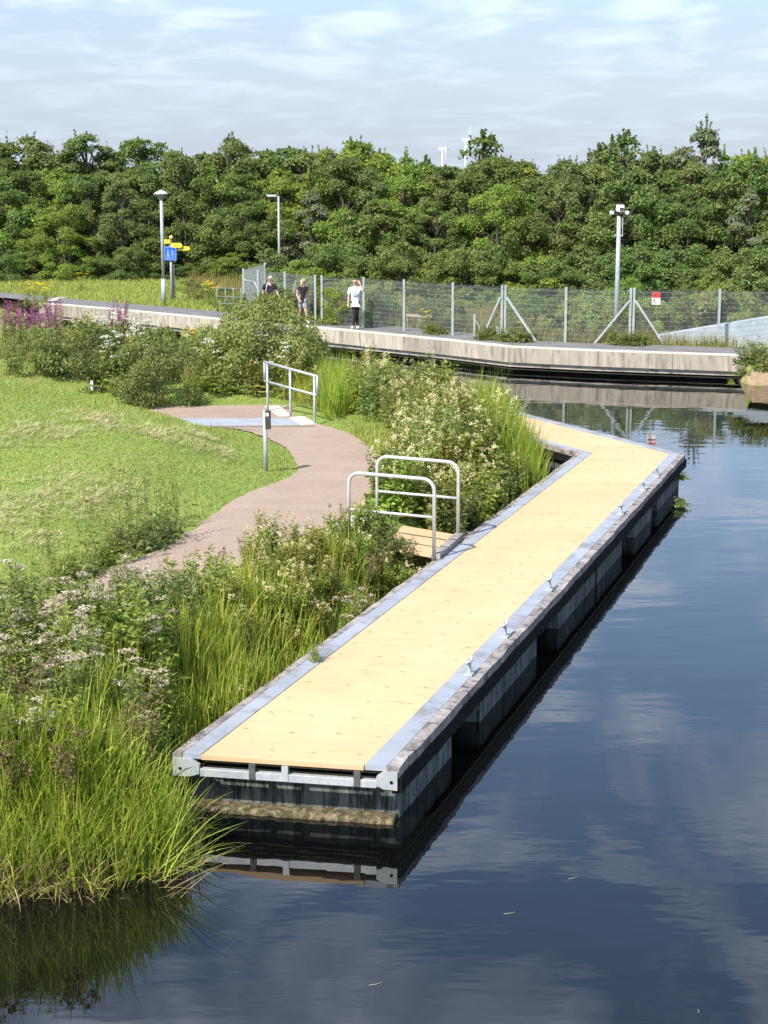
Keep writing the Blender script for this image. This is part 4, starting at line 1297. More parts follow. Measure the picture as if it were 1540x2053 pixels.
# blonde woman, black top, patterned skirt-like shorts, mid-stride to the right
J2 = dict(pelvis=(0, 0, .93), waist=(.01, 0, 1.10), chest=(.02, 0, 1.29), neck0=(.02, 0, 1.44), neck1=(.025, -.01, 1.51), head=(.035, -.03, 1.60), crown=(.035, -.015, 1.665),
          shL=(-.14, -.02, 1.37), elL=(-.215, .03, 1.12), wrL=(-.12, -.12, .93), haL=(-.085, -.14, .875),
          shR=(.16, .05, 1.37), elR=(.19, .12, 1.11), wrR=(.15, .06, .90), haR=(.14, .03, .835),
          hiL=(-.07, 0, .88), knL=(-.09, .06, .50), caL=(-.13, .14, .36), anL=(-.185, .20, .12), toL=(-.15, .06, .035),
          hiR=(.07, 0, .88), knR=(.13, -.12, .50), caR=(.16, -.10, .35), anR=(.19, -.10, .09), toR=(.25, -.23, .035))
t, k, J, hc, F3 = person(607, 649, 1.62, 'blonde woman in a black top, patterned grey shorts and sunglasses walking in mid-stride',
    dict(J=J2, shirt=dict(mat='black_cloth', sleeve=.42, loose=.95, drop=.04), legs=dict(name='shorts', mat='plaid', chain=[('hi', .112), ('mid.85', .098)]), hair=dict(mat='hair_blond', long=True), face=(.45, -1, 0)))
MB().box(F3(.100, 0, .018), (.125 * k, .03 * k, .035 * k), rz=math.atan2(.45, 1)).build('sunglasses', M['eye'], t, bevel=.006)
# older man, black polo, beige shorts, something dark in his hand
J3 = dict(pelvis=(0, 0, .93), waist=(0, -.02, 1.10), chest=(0, 0, 1.31), neck0=(.01, 0, 1.46), neck1=(.01, -.01, 1.53), head=(.01, -.03, 1.62), crown=(.012, -.015, 1.685),
          shL=(-.19, 0, 1.39), elL=(-.25, .08, 1.13), wrL=(-.20, .0, .92), haL=(-.18, -.03, .86),
          shR=(.19, 0, 1.39), elR=(.26, .0, 1.13), wrR=(.36, -.06, .93), haR=(.385, -.07, .87),
          hiL=(-.085, 0, .88), knL=(-.11, -.12, .50), caL=(-.11, -.10, .35), anL=(-.12, -.08, .09), toL=(-.14, -.22, .035),
          hiR=(.085, 0, .88), knR=(.10, .06, .49), caR=(.11, .14, .35), anR=(.12, .20, .11), toR=(.12, .08, .035))
t, k, J, hc, F3 = person(542, 648, 1.70, 'older grey haired man in a black polo shirt and beige shorts holding a dark object',
    dict(J=J3, shirt=dict(mat='black_cloth', sleeve=.75, loose=1.06, drop=.04), legs=dict(name='shorts', mat='beige_cloth', chain=[('hi', .115), ('mid.8', .105)]), hair=dict(mat='hair_grey', back=.8), face=(-.35, -1, 0)))
b_ = Vector(G(542, 648, WZ))
MB().tube([b_ + Vector((-.06 * k, -.10 * k, 1.46 * k)), b_ + Vector((-.10 * k, -.155 * k, 1.36 * k)), b_ + Vector((-.125 * k, -.165 * k, 1.2 * k)), b_ + Vector((-.13 * k, -.155 * k, 1.12 * k))], .016 * k, 6).build('strap', M['galv_rail'], t)
pz = b_ + Vector((.41 * k, -.08 * k, .80 * k))
tag(MB().box(pz, (.075, .06, .15)).build('pouch', M['twig'], None, bevel=.02), 'small dark brown pouch in the older man\'s hand', 'pouch')

# ------------------------------------------------------------------ plants: a few of each kind are modelled, then copied one by one
ONES = ['first', 'second', 'third', 'fourth', 'fifth', 'sixth', 'seventh', 'eighth', 'ninth', 'tenth', 'eleventh', 'twelfth', 'thirteenth', 'fourteenth', 'fifteenth', 'sixteenth', 'seventeenth', 'eighteenth', 'nineteenth', 'twentieth']
TENS = {20: 'twenty', 30: 'thirty', 40: 'forty', 50: 'fifty', 60: 'sixty', 70: 'seventy', 80: 'eighty', 90: 'ninety'}
def ordn(i):
    i += 1
    if i <= 20: return ONES[i - 1]
    t, o = i // 10 * 10, i % 10
    return (TENS[t] + '-' + ONES[o - 1]) if o else TENS[t][:-1] + 'ieth'

def place(proto, name, label, cat, group, loc, rz=0.0, sc=1.0):
    """a copy of a modelled plant: an Empty with a copy of every part"""
    o = bpy.data.objects.new(name, None); o.empty_display_size = .2
    COL.objects.link(o)
    o.location = [float(c) for c in loc]; o.rotation_euler = (0, 0, rz)
    o.scale = (sc, sc, sc) if not isinstance(sc, (tuple, list)) else sc
    tag(o, label, cat, group)
    for pn, me, mat in proto:
        c = bpy.data.objects.new(pn, me)
        if len(me.materials) == 0: me.materials.append(mat)
        c.parent = o; COL.objects.link(c)
    return o

def rodrig(rng, n, spread):
    a = rng.uniform(0, 2 * math.pi, n); r = spread * np.sqrt(rng.uniform(0, 1, n))
    return np.stack([np.cos(a) * r, np.sin(a) * r, np.zeros(n)], 1)

# --- trees
def make_tree(seed, h, w, nleaf, leaf, mat, nlobe=46, spires=5, low=.05, droop=.15, top=.55, flat=.8, sparse_top=False):
    rng = np.random.default_rng(seed)
    tk = MB()
    pts = [np.array([0, 0, -.2])]
    for i in range(6): pts.append(np.array([rng.normal() * .07 * (i + 1) * .5, rng.normal() * .07 * (i + 1) * .5, h * .15 * (i + 1)]))
    tk.tube(pts, h * .017, 7, h * .004)
    Lf = Leaves()
    cs = []
    for i in range(nlobe):
        t = rng.uniform(0, 1) ** 1.05
        z = h * (low + (.93 - low) * t)
        pr = w / 2 * (1 - t ** 2.4) ** top * (.78 + .22 * min(1, t * 4))
        a = rng.uniform(0, 2 * math.pi); r = pr * (.30 + .70 * math.sqrt(rng.uniform(0, 1)))
        c = np.array([math.cos(a) * r, math.sin(a) * r, z])
        lr = w * rng.uniform(.085, .17) * (1 - .28 * t)
        cs.append((c, lr, t))
    cs.append((np.array([0, 0, h * .93]), w * .06, .95)); cs.append((np.array([.1, -.1, h * .85]), w * .09, .9))
    tot = sum(l * l for _, l, _ in cs)
    for c, lr, t in cs:
        n = max(20, int(nleaf * lr * lr / tot))
        if sparse_top and t > .72: n = int(n * .45)
        outw = nrm(np.array([c[0], c[1], .25 * w * (t - .2)])[None])
        d = nrm(sph(rng, n) + outw * .55 + np.array([0, 0, .35]))
        rad = lr * rng.uniform(.62, 1.06, (n, 1))
        ex = rng.uniform(0, 1, (n, 1)) < .10
        rad = np.where(ex, rad * rng.uniform(1.1, 1.45, (n, 1)), rad)
        P = c + d * rad * np.array([1, 1, flat])
        D = nrm(sph(rng, n) * .9 + d * .4 - np.array([0, 0, droop]))
        Nn = nrm(d + sph(rng, n) * .42 + np.array([0, -0., .3]))
        Ln = leaf * rng.uniform(.65, 1.3, n)
        Lf.leaf(P, D, Nn, Ln, Ln * .62)
        tk.tube([np.array([0, 0, max(.1, c[2] - lr * 1.2 - h * .10)]), c * np.array([.55, .55, 1]) - [0, 0, lr * .5], c], h * .005, 4, h * .0012, cap=False)
    for i in range(spires):
        c, lr, t = cs[int(np.argsort([-x[2] for x in cs])[i % min(len(cs), spires + 2)])]
        ln_ = rng.uniform(.25, .95) * h / 8
        n = int(26 * ln_ * (8 / h) / max(.1, leaf * 6))+12
        f = rng.uniform(0, 1, n)
        lean = rng.normal(size=2) * .12
        P = c + np.stack([lean[0] * f * ln_, lean[1] * f * ln_, lr * .5 + f * ln_], 1)
        D = nrm(sph(rng, n) + np.array([0, 0, .9]))
        Lf.leaf(P, D, sph(rng, n), leaf * rng.uniform(.6, 1.1, n) * (1.1 - .5 * f), leaf * .5)
        tk.tube([c, c + [lean[0] * ln_, lean[1] * ln_, lr * .5 + ln_]], .012 * h / 8, 4, .004, cap=False)
    me = bpy.data.meshes.new('trunk'); me.from_pydata(tk.v, [], tk.f); me.update()
    return [('trunk', me, M['bark']), ('crown', Lf.mesh('crown'), mat)]

T_alder = [make_tree(s, 8, 5.2, 17000, .155, M['leaf_alder'], 54, 2, top=.42) for s in (1, 2)]
T_birch = [make_tree(s, 8, 4.0, 14000, .13, M['leaf_birch'], 50, 3, droop=.6, top=.5) for s in (3, 4)]
T_lime = [make_tree(s, 8, 5.4, 17000, .15, M['leaf_lime'], 56, 3, top=.45) for s in (5, 6)]
T_willow = [make_tree(s, 8, 3.6, 8500, .17, M['leaf_willow'], 40, 4, droop=1.1, top=.6) for s in (7,)]
T_sparse = [make_tree(8, 8, 4.4, 7500, .21, M['leaf_alder'], 44, 9, top=.6, sparse_top=True)]
T_big = [make_tree(s, 7, 5.4, 11000, .205, M['leaf_alder'], 42, 3, top=.45) for s in (9, 10)]
B_dark = [make_tree(s, 3.6, 3.9, 7500, .125, M['leaf_alder'], 34, 3, top=.4, low=.08) for s in (11, 12)]
B_lime = [make_tree(s, 3.6, 3.9, 7500, .118, M['leaf_lime'], 34, 4, top=.45, low=.08) for s in (13, 14)]
B_birch = [make_tree(s, 3.8, 3.2, 4600, .12, M['leaf_birch'], 30, 5, top=.7, low=.08) for s in (15,)]
KIND = dict(al=(T_alder, 8, 'dark green alder', 'alder_tree'), bi=(T_birch, 8, 'olive green birch', 'birch_tree'), li=(T_lime, 8, 'bright green sycamore', 'sycamore_tree'),
            wi=(T_willow, 8, 'grey green willow', 'willow_tree'), sp=(T_sparse, 8, 'thin topped dark tree', 'alder_tree'), bg=(T_big, 7, 'large leaved dark green tree', 'broadleaf_tree'),
            bd=(B_dark, 3.6, 'dark green bush', 'bush'), bl=(B_lime, 3.6, 'bright green bush', 'bush'), bb=(B_birch, 3.8, 'olive green young birch', 'birch_tree'))
def dfront(u):
    return 85.0 - 5.5 * min(1, max(0, (u - 430) / 720))
rr = random.Random(5)
back_row = [(-25, 285, 'al'), (0, 278, 'al'), (55, 267, 'bi'), (108, 302, 'li'), (172, 262, 'bi'), (236, 296, 'al'), (292, 270, 'al'), (346, 298, 'bi'), (402, 300, 'al'), (458, 263, 'bi'), (520, 294, 'al'),
            (566, 288, 'al'), (612, 292, 'bi'), (655, 293, 'bi'), (703, 273, 'li'), (760, 297, 'li'), (812, 306, 'li'), (852, 318, 'sp'), (908, 326, 'al'), (970, 268, 'sp'), (1012, 312, 'bi'), (1046, 330, 'li'), (1092, 366, 'al'),
            (1148, 322, 'al'), (1205, 294, 'sp'), (1252, 268, 'sp'), (1312, 290, 'bi'), (1362, 296, 'bi'), (1412, 248, 'wi'), (1452, 302, 'li'), (1502, 300, 'li'), (1556, 308, 'li'), (1610, 300, 'al')]
mid_kinds = ['li', 'al', 'li', 'al', 'bi', 'al', 'al', 'li', 'al', 'li', 'li', 'al', 'bi', 'li', 'bi', 'al', 'al', 'al', 'bi', 'bi', 'bg', 'bg', 'bi', 'bg', 'bg', 'li']
mid_row = [(u_, rr.uniform(306, 345) + (12 if 800 < u_ < 1000 else 0) if not 1030 < u_ < 1130 else 385, mid_kinds[i % len(mid_kinds)]) for i, u_ in enumerate(np.linspace(-20, 1580, 26))]
frk = ['bd', 'bl', 'bd', 'bb', 'bd', 'bd', 'bb', 'bd', 'bd', 'bd', 'bd', 'bl', 'bb', 'bd', 'bd', 'bd', 'bd', 'bd', 'bd', 'bd', 'bd', 'bd', 'bd', 'bd', 'bd', 'bd']
front_row = [(u_, rr.uniform(408, 455) if i % 2 else rr.uniform(345, 400), frk[i] if i % 2 else ['al', 'li', 'bi', 'bg', 'al', 'wi', 'bg'][(i // 2) % 7]) for i, u_ in enumerate(np.linspace(-10, 1570, 26))]
low_row = [(u_, rr.uniform(478, 530), rr.choice(['bd', 'bd', 'bd', 'bl', 'bb'])) for u_ in np.linspace(-5, 1560, 24)]
def plant_row(row, off, where, grp, wk=1.0):
    cnt = {}
    for u_, v_, kd in row:
        protos, h0, look, nm = KIND[kd]
        d = dfront(u_) + off + rr.uniform(-.8, .8)
        top = GD(u_, v_, d); ht = top[2] - (WZ - .05)
        i = cnt.get(kd, 0); cnt[kd] = i + 1
        s = ht / h0
        ws = s * rr.uniform(.95, 1.12) * wk if s > .8 else (s * .45 + .5) * rr.uniform(.92, 1.1) * wk
        place(rr.choice(protos), nm, f'{look} {where}, {ordn(i)} such from the left', 'bush' if nm == 'bush' else 'tree', grp,
              (top[0], d, WZ - .05), rr.uniform(0, 6.28), (ws, ws, s))
plant_row(back_row, 9.5, 'on the skyline of the wood', 'trees of the wood', 1.22)
fill_row = [(u_, rr.uniform(300, 342) if not (1035 < u_ < 1125) and not (850 < u_ < 960) else 385, ['al', 'li', 'bi', 'li', 'al'][i % 5]) for i, u_ in enumerate(np.linspace(-45, 1600, 30))]
plant_row(fill_row, 12.5, 'at the back of the wood', 'trees of the wood', 1.25)
plant_row(mid_row, 5.0, 'in the middle of the wood', 'trees of the wood')
plant_row(front_row, 1.8, 'at the wood\'s front edge', 'trees of the wood')
near_low = [q for q in low_row if q[0] > 520]
low_row = [q for q in low_row if q[0] <= 520]
near_low += [(u_, rr.uniform(490, 540), rr.choice(['bd', 'bd', 'bl', 'bb'])) for u_ in np.linspace(560, 1560, 20)]
plant_row(near_low, -14.5, 'before the wood, seen over the fence', 'bushes before the wood')
plant_row(low_row, -.2, 'low at the foot of the wood', 'bushes at the foot of the wood')

# pale young shrubs between the mesh fence and the wood
beh = [(700, 560, 59.5, 'bl'), (760, 575, 59, 'bb'), (890, 590, 57, 'bb'), (1075, 592, 55.6, 'bd'), (1120, 590, 55.2, 'bd'), (1165, 598, 54.6, 'sh'), (1200, 592, 54.4, 'sh'), (1245, 606, 54, 'sh'), (1300, 600, 54.8, 'sh'),
       (1375, 592, 54.6, 'bd'), (1415, 560, 55.5, 'bl'), (1455, 572, 54.4, 'sh'), (1262, 556, 56.5, 'bl'), (1520, 600, 56, 'bd'), (610, 560, 62.5, 'bl'), (660, 566, 61, 'bb'), (505, 585, 66, 'bd'), (420, 572, 71.5, 'bl'), (385, 560, 76, 'bb'), (1130, 610, 54.6, 'sh')]
S_pale = [make_tree(s, 2.2, 2.9, 7500, .088, M['shrub_pale'], 44, 9, top=.4, low=.08) for s in (21, 22)]
S_dark = [make_tree(s, 2.1, 3.2, 8500, .085, M['shrub_dark'], 44, 4, top=.42, low=.08) for s in (23, 24)]
KIND['sh'] = (S_pale, 2.2, 'pale green shrub', 'shrub'); KIND['sd'] = (S_dark, 2.1, 'dark shrub', 'shrub')
cnt = {}
for u_, v_, d, kd in beh:
    protos, h0, look, nm = KIND[kd]
    top = GD(u_, v_, d); s = (top[2] - WZ + .05) / h0
    i = cnt.get(kd, 0); cnt[kd] = i + 1
    ws = max(s, .55)
    place(rr.choice(protos), nm, f'{look} between fence and wood, {ordn(i)} such from the left' if d < 63 else f'{look} on the verge left of the fence corner', 'tree' if nm.endswith('tree') else nm, 'shrubs behind the mesh fence', (top[0], d, WZ - .05), rr.uniform(0, 6.28), (ws, ws, s))

scrub = [(u_, rr.uniform(566, 604), rr.uniform(60, 75), rr.choice(['sh', 'bl', 'bd', 'bb', 'sh'])) for u_ in np.linspace(500, 1570, 34)]
cnt = {}
for u_, v_, d, kd in scrub:
    protos, h0, look, nm = KIND[kd]
    top = GD(u_, v_, d); s = (top[2] - WZ + .05) / h0
    i = cnt.get(kd, 0); cnt[kd] = i + 1
    place(rr.choice(protos), 'bush', f'low {look} in the rough behind the fence, {ordn(i)} such from left', 'bush', 'low scrub behind the mesh fence', (top[0], d, WZ - .05), rr.uniform(0, 6.28), (max(s, .42), max(s, .42), s))

# --- shrubs on the near bank
def bank_place(proto, h0, u, v, vtop, name, label, cat, group, wscale=1.0, rz=0.):
    q = G(u, v, .75); z = hz(q[0], q[1]); q = G(u, v, z)
    s = (GD(u, vtop, q[1])[2] - z) / h0
    return place(proto, name, label, cat, group, (q[0], q[1], z - .02), rz, (s * wscale, s * wscale, s))
S_wil = make_tree(25, 2.2, 3.3, 13000, .080, M['shrub_pale'], 76, 12, top=.35, low=.02)
bank_place(S_wil, 2.2, 530, 778, 600, 'willow_shrub', 'large pale green willow shrub in front of the walkers', 'shrub', None, .86, .6)
bank_place(S_pale[1], 2.2, 455, 770, 650, 'willow_shrub', 'smaller pale willow shrub, left neighbour of the large willow shrub', 'shrub', None, 1.0, 2.1)
bank_place(S_pale[1], 2.2, 605, 772, 660, 'willow_shrub', 'small pale willow shrub overhanging the canal, right neighbour of the large willow', 'shrub', None, .8, 4.0)
bank_place(S_dark[0], 2.1, 312, 806, 672, 'dark_shrub', 'round dark green shrub beside the footbridge plates', 'shrub', None, .86, .2)
bank_place(S_dark[1], 2.1, 168, 768, 645, 'dark_shrub', 'wide dark green shrub behind the short pale post', 'shrub', None, 1.05, 1.4)
bank_place(S_dark[0], 2.1, 75, 762, 660, 'dark_shrub', 'dark green shrub under the purple flowers at the left edge', 'shrub', None, .9, 3.0)
bank_place(S_dark[1], 2.1, 245, 768, 650, 'dark_shrub', 'dark shrub with small white flowers behind the round one', 'shrub', None, .9, 5.0)
bank_place(S_pale[0], 2.2, 330, 750, 660, 'pale_shrub', 'pale leafy shrub behind the dark shrub, nearest the dry grass', 'shrub', None, .9, 2.0)
# greenery spilling over the right end of the canal wall
# --- flowering herbs
def make_herb(seed, h, nst, spread, leafL, leafW, lmat, nleaf=18, basal=40, head=None, hmat=None, hfrac=.7, up=.35, lean=.28, jit=.12, lo=.12):
    rng = np.random.default_rng(seed)
    Lf = Leaves(); St = Leaves(); Fl = Leaves()
    B0 = rodrig(rng, nst, spread * .55)
    hh = h * rng.uniform(.62, 1.05, nst)
    ln = nrm(B0 + rng.normal(size=(nst, 3)) * .05) * (lean * hh * rng.uniform(.2, 1., nst))[:, None]
    Tp = B0 + np.stack([ln[:, 0] + rng.normal(size=nst) * .03, ln[:, 1] + rng.normal(size=nst) * .03, hh], 1)
    mid = (B0 + Tp) / 2 - ln * .18
    St.stick(B0, mid, .0045).stick(mid, Tp, .0035)
    f = np.repeat(np.arange(nst), nleaf)
    t = rng.uniform(lo, .95, len(f))
    P = np.where((t < .5)[:, None], B0[f] + (mid[f] - B0[f]) * (t * 2)[:, None], mid[f] + (Tp[f] - mid[f]) * (t * 2 - 1)[:, None])
    D = nrm(sph(rng, len(f)) * np.array([1, 1, .5]) + np.array([0, 0, up]))
    sz = (1.15 - .55 * t) * rng.uniform(.7, 1.3, len(f))
    Lf.leaf(P + D * .02, D, nrm(np.array([0, 0, 1.0]) + sph(rng, len(f)) * .5), leafL * sz, leafW * sz, droop=.3)
    if basal:
        Pb = rodrig(rng, basal, spread * 1.1); Pb[:, 2] = rng.uniform(.02, .28, basal) * h
        D = nrm(sph(rng, basal) * np.array([1, 1, .4]) + np.array([0, 0, .5]))
        Lf.leaf(Pb, D, nrm(np.array([0, 0, 1.0]) + sph(rng, basal) * .5), leafL * 1.4 * rng.uniform(.7, 1.3, basal), leafW * 1.4, droop=.4)
    parts = [('stems', St.mesh('stems'), M['stem']), ('foliage', Lf.mesh('foliage'), lmat)]
    if head:
        for i in range(nst):
            if rng.uniform() > hfrac: continue
            c = Tp[i]
            if head == 'plume':
                sub = c + rng.normal(size=(5, 3)) * np.array([.034, .034, .040]); 
                n = 11
                pp = (sub[:, None] + rng.normal(size=(5, n, 3)) * .017).reshape(-1, 3)
                Fl.petal(pp, .0125, rng)
            elif head == 'dome':
                n = 9; a = rng.uniform(0, 6.28, n); r = .085 * np.sqrt(rng.uniform(0, 1, n))
                sub = c + np.stack([np.cos(a) * r, np.sin(a) * r, .03 - r * r * 5], 1)
                pp = (sub[:, None] + rng.normal(size=(n, 12, 3)) * np.array([.016, .016, .008])).reshape(-1, 3)
                Fl.petal(pp, .0115, rng, .6)
                St.stick(np.repeat(c[None] - [0, 0, .08], n, 0), sub, .002)
            elif head == 'flat':
                n = 8; a = rng.uniform(0, 6.28, n); r = .07 * np.sqrt(rng.uniform(0, 1, n))
                sub = c + np.stack([np.cos(a) * r, np.sin(a) * r, .01 * rng.normal(size=n)], 1)
                pp = (sub[:, None] + rng.normal(size=(n, 7, 3)) * np.array([.013, .013, .004])).reshape(-1, 3)
                Fl.petal(pp, .013, rng, 1.2)
            elif head == 'spike':
                n = 60; f_ = rng.uniform(-.32, .06, n)
                ax = nrm((c - B0[i])[None])[0]
                pp = c + ax * f_[:, None] + rng.normal(size=(n, 3)) * np.array([.018, .018, .006]) * (1 - np.clip(f_, 0, .1) * 6)[:, None]
                Fl.petal(pp, .014, rng)
        if Fl.n: parts.append(('blossoms', Fl.mesh('blossoms'), hmat))
        parts[0] = ('stems', St.mesh('stems'), M['stem'])
    return parts
SW = [make_herb(30 + i, 1.12, 20, .32, .10, .046, M['herb'] if i % 2 else M['herb_brown'], 36, 110, 'plume', M['cream'], .42) for i in range(5)]
SWB = [make_herb(40 + i, 1.12, 20, .34, .10, .05, M['herb'] if i % 2 else M['shrub_dark'], 44, 120, None) for i in range(3)]
AG = [make_herb(50 + i, 1.15, 15, .24, .12, .036, M['herb_grey'] if i % 2 else M['herb'], 30, 70, 'dome', M['pinkish'], .42, lean=.16) for i in range(4)]
WH = [make_herb(60 + i, 1.5, 6, .22, .10, .034, M['herb_grey'], 30, 26, None, up=.6, lean=.12) for i in range(4)]
LS = [make_herb(70 + i, 1.25, 12, .26, .08, .026, M['shrub_dark'], 22, 40, 'spike', M['magenta'], .9, lean=.14) for i in range(3)]
RW_ = [make_herb(80 + i, .85, 7, .18, .09, .03, M['herb'], 16, 24, 'flat', M['yellow_flower'], 1.0, lean=.2) for i in range(2)]
UM = [make_herb(90 + i, 1.0, 6, .2, .08, .03, M['herb'], 12, 24, 'flat', M['white_flower'], 1.0, lean=.2) for i in range(2)]
LW = [make_herb(95 + i, .55, 16, .32, .09, .042, M['herb'] if i else M['herb_grey'], 14, 80, None, up=.3, lo=.05) for i in range(2)]
BR = [make_herb(98 + i, .6, 18, .42, .10, .05, M['shrub_dark'], 18, 90, None, up=.2, lean=.5, lo=.05) for i in range(2)]
DK = [make_herb(102 + i, .9, 16, .26, .05, .02, M['herb_brown'], 26, 30, 'plume', M['seed_head'], .9, lean=.2) for i in range(2)]

def LB(o, s):
    p = A + (D - A) * s + PERP * o
    return np.array([p[0], p[1]])
def ok_land(p, edge=.12, path=.12):
    X, Y = np.array([p[0]]), np.array([p[1]])
    if not inside(X, Y, BANK)[0] or seg_dist(X, Y, BANK)[0] < edge: return False
    if inside(X, Y, PATHPOLY)[0] or seg_dist(X, Y, PATHPOLY)[0] < path: return False
    return True
GWP = [xy(P1 - side * .12), xy(P2 + side * .1), xy(P2 + side * .1 + back * 1.6), xy(P1 - side * .12 + back * 1.6)]
def scatter(fn, n, mind, r, edge=.12, path=.12):
    out = []
    tries = 0
    while len(out) < n and tries < n * 60:
        tries += 1
        p = fn(r)
        if not ok_land(p, edge, path): continue
        if inside(np.array([p[0]]), np.array([p[1]]), GWP)[0]: continue
        if any((p[0] - q[0]) ** 2 + (p[1] - q[1]) ** 2 < mind * mind for q in out): continue
        out.append(p)
    return out
def sow(protos, pts, name, label, cat, group, smin, smax, r, key=None):
    for p in pts:
        s = r.uniform(smin, smax)
        place(r.choice(protos), name, label, cat, group, (p[0], p[1], hz(p[0], p[1]) - .02), r.uniform(0, 6.28), (s * r.uniform(.9, 1.15), s * r.uniform(.9, 1.15), s))
r_ = random.Random(21)
def polyfn(poly):
    xs = [p[0] for p in poly]; ys = [p[1] for p in poly]
    def fn(r):
        while True:
            p = np.array([r.uniform(min(xs), max(xs)), r.uniform(min(ys), max(ys))])
            if inside(np.array([p[0]]), np.array([p[1]]), poly)[0]: return p
    return fn
PXP = lambda pts, z=.7: [xy(G(u, v, z)) for u, v in pts]
# meadowsweet between path and pontoon, nearer than the gangway
strip_near = [tuple(LB(.12, .20)), tuple(LB(.12, .455)), tuple(LB(1.15, .49)), tuple(LB(1.9, .40)), tuple(LB(2.4, .28)), tuple(LB(2.0, .18))]
sow(SW, scatter(polyfn(strip_near), 34, .24, r_, .10, .15), 'meadowsweet', 'cream flowered meadowsweet between path and pontoon, on the near side of the gangway', 'plant', 'meadowsweet before the gangway', .42, .68, r_)
sow(SWB, scatter(polyfn(strip_near), 20, .30, r_, .10, .10), 'leafy_herb', 'leafy green herb without flowers among the meadowsweet before the gangway', 'plant', 'leafy herbs before the gangway', .3, .5, r_)
sow(DK, scatter(polyfn(strip_near), 8, .4, r_), 'dock', 'brown seeded dock among the meadowsweet before the gangway', 'plant', 'docks before the gangway', .45, .65, r_)
sow(AG[:2], [LB(.3, .335), LB(.25, .31)], 'hemp_agrimony', 'pinkish flowered hemp agrimony leaning over the pontoon edge before the gangway', 'plant', 'hemp agrimony at the pontoon edge', .6, .7, r_)
sow(SW + SWB, [LB(.22, .462), LB(.5, .468), LB(.8, .475), LB(.3, .445), LB(.65, .45), LB(1.0, .46)], 'meadowsweet', 'meadowsweet tucked against the near hoop rail of the gangway', 'plant', 'meadowsweet against the gangway', .5, .66, r_)
# the big thicket beyond the gangway
thick = [tuple(LB(.12, .545)), tuple(LB(.12, .86)), xy(Q1(-.40, .97)), xy(Q2(-.14, .35)), xy(Q2(-.14, .95))] + PXP([(925, 806), (840, 798), (760, 794), (712, 800), (700, 845), (770, 880), (800, 905), (790, 960), (775, 1010), (758, 1048)])
sow(SW, scatter(polyfn(thick), 66, .26, r_, .10, .2), 'meadowsweet', 'cream flowered meadowsweet in the thicket between gangway and far bend of the pontoon', 'plant', 'meadowsweet beyond the gangway', .75, 1.15, r_)
sow(SWB, scatter(polyfn(thick), 40, .36, r_, .10, .15), 'leafy_herb', 'leafy green herb without flowers in the thicket beyond the gangway', 'plant', 'leafy herbs beyond the gangway', .7, 1.1, r_)
sow(WH, scatter(polyfn(thick), 14, .5, r_, .12, .3), 'willowherb', 'tall narrow willowherb rising from the thicket beyond the gangway', 'plant', 'willowherbs beyond the gangway', .9, 1.15, r_)
tall = PXP([(820, 815), (900, 815), (960, 850), (880, 850)])
sow(WH + SWB, scatter(polyfn(tall), 12, .3, r_, .1, .3), 'willowherb', 'tallest willowherb at the crest of the thicket, against the canal', 'plant', 'willowherbs at the crest of the thicket', 1.15, 1.4, r_)
# hemp agrimony and friends on the near bank
near_ag = [(-3.8, 13.75), (-2.5, 13.9), (-2.2, 15.6), (-2.3, 18.2), (-3.2, 18.6), (-4.4, 17.0)]
sow(AG, scatter(polyfn(near_ag), 24, .38, r_), 'hemp_agrimony', 'tall hemp agrimony with pinkish white flower heads on the near left bank', 'plant', 'hemp agrimony on the near bank', .60, .86, r_)
sow(SWB[1:] + LW, scatter(polyfn(near_ag), 44, .27, r_), 'leafy_herb', 'leafy green herb among the hemp agrimony on the near left bank', 'plant', 'leafy herbs on the near bank', .42, .74, r_)
sow(DK, scatter(polyfn([(-3.6, 13.4), (-2.2, 13.5), (-2.0, 15.2), (-3.4, 15.0)]), 4, .4, r_), 'dock', 'brown seeded dock low on the near left bank', 'plant', 'docks on the near bank', .75, 1.0, r_)
wil = [(-4.9, 16.4), (-2.8, 16.4), (-2.1, 17.4), (-2.0, 18.9), (-4.9, 18.3)]
wil2 = PXP([(90, 1180), (200, 1110), (350, 1040), (370, 1075), (230, 1130), (110, 1200)], .78)
WH2 = [make_herb(120 + i, 1.45, 4, .34, .085, .030, M['shrub_dark'], 26, 10, None, up=.6, lean=.16) for i in range(3)]
sow(WH2, scatter(polyfn(wil2), 15, .33, r_, .1, .05), 'willowherb', 'spindly willowherb standing at the lawn edge left of the path', 'plant', 'willowherbs at the lawn edge', .55, 1.0, r_)
sow(LW, scatter(polyfn(wil2), 12, .3, r_, .1, .03), 'leafy_herb', 'low leafy herb at the lawn edge left of the path', 'plant', 'low herbs at the lawn edge', .5, .8, r_)
sow(WH, scatter(polyfn(wil), 18, .28, r_, .1, .05), 'willowherb', 'tall willowherb with open narrow leaves in front of the path', 'plant', 'willowherbs in front of the path', .65, 1.05, r_)
sow(LW + SWB + AG[:1], scatter(polyfn(wil), 30, .26, r_, .1, .05), 'leafy_herb', 'low leafy herb in front of the path at the left', 'plant', 'low herbs in front of the path', .62, .95, r_)
sow(SW, scatter(polyfn([(-2.7, 17.2), (-1.3, 16.6), (-.9, 18.6), (-2.3, 19.4)]), 12, .3, r_), 'meadowsweet', 'meadowsweet beside the near end of the visible path', 'plant', 'meadowsweet at the near path', .4, .6, r_)
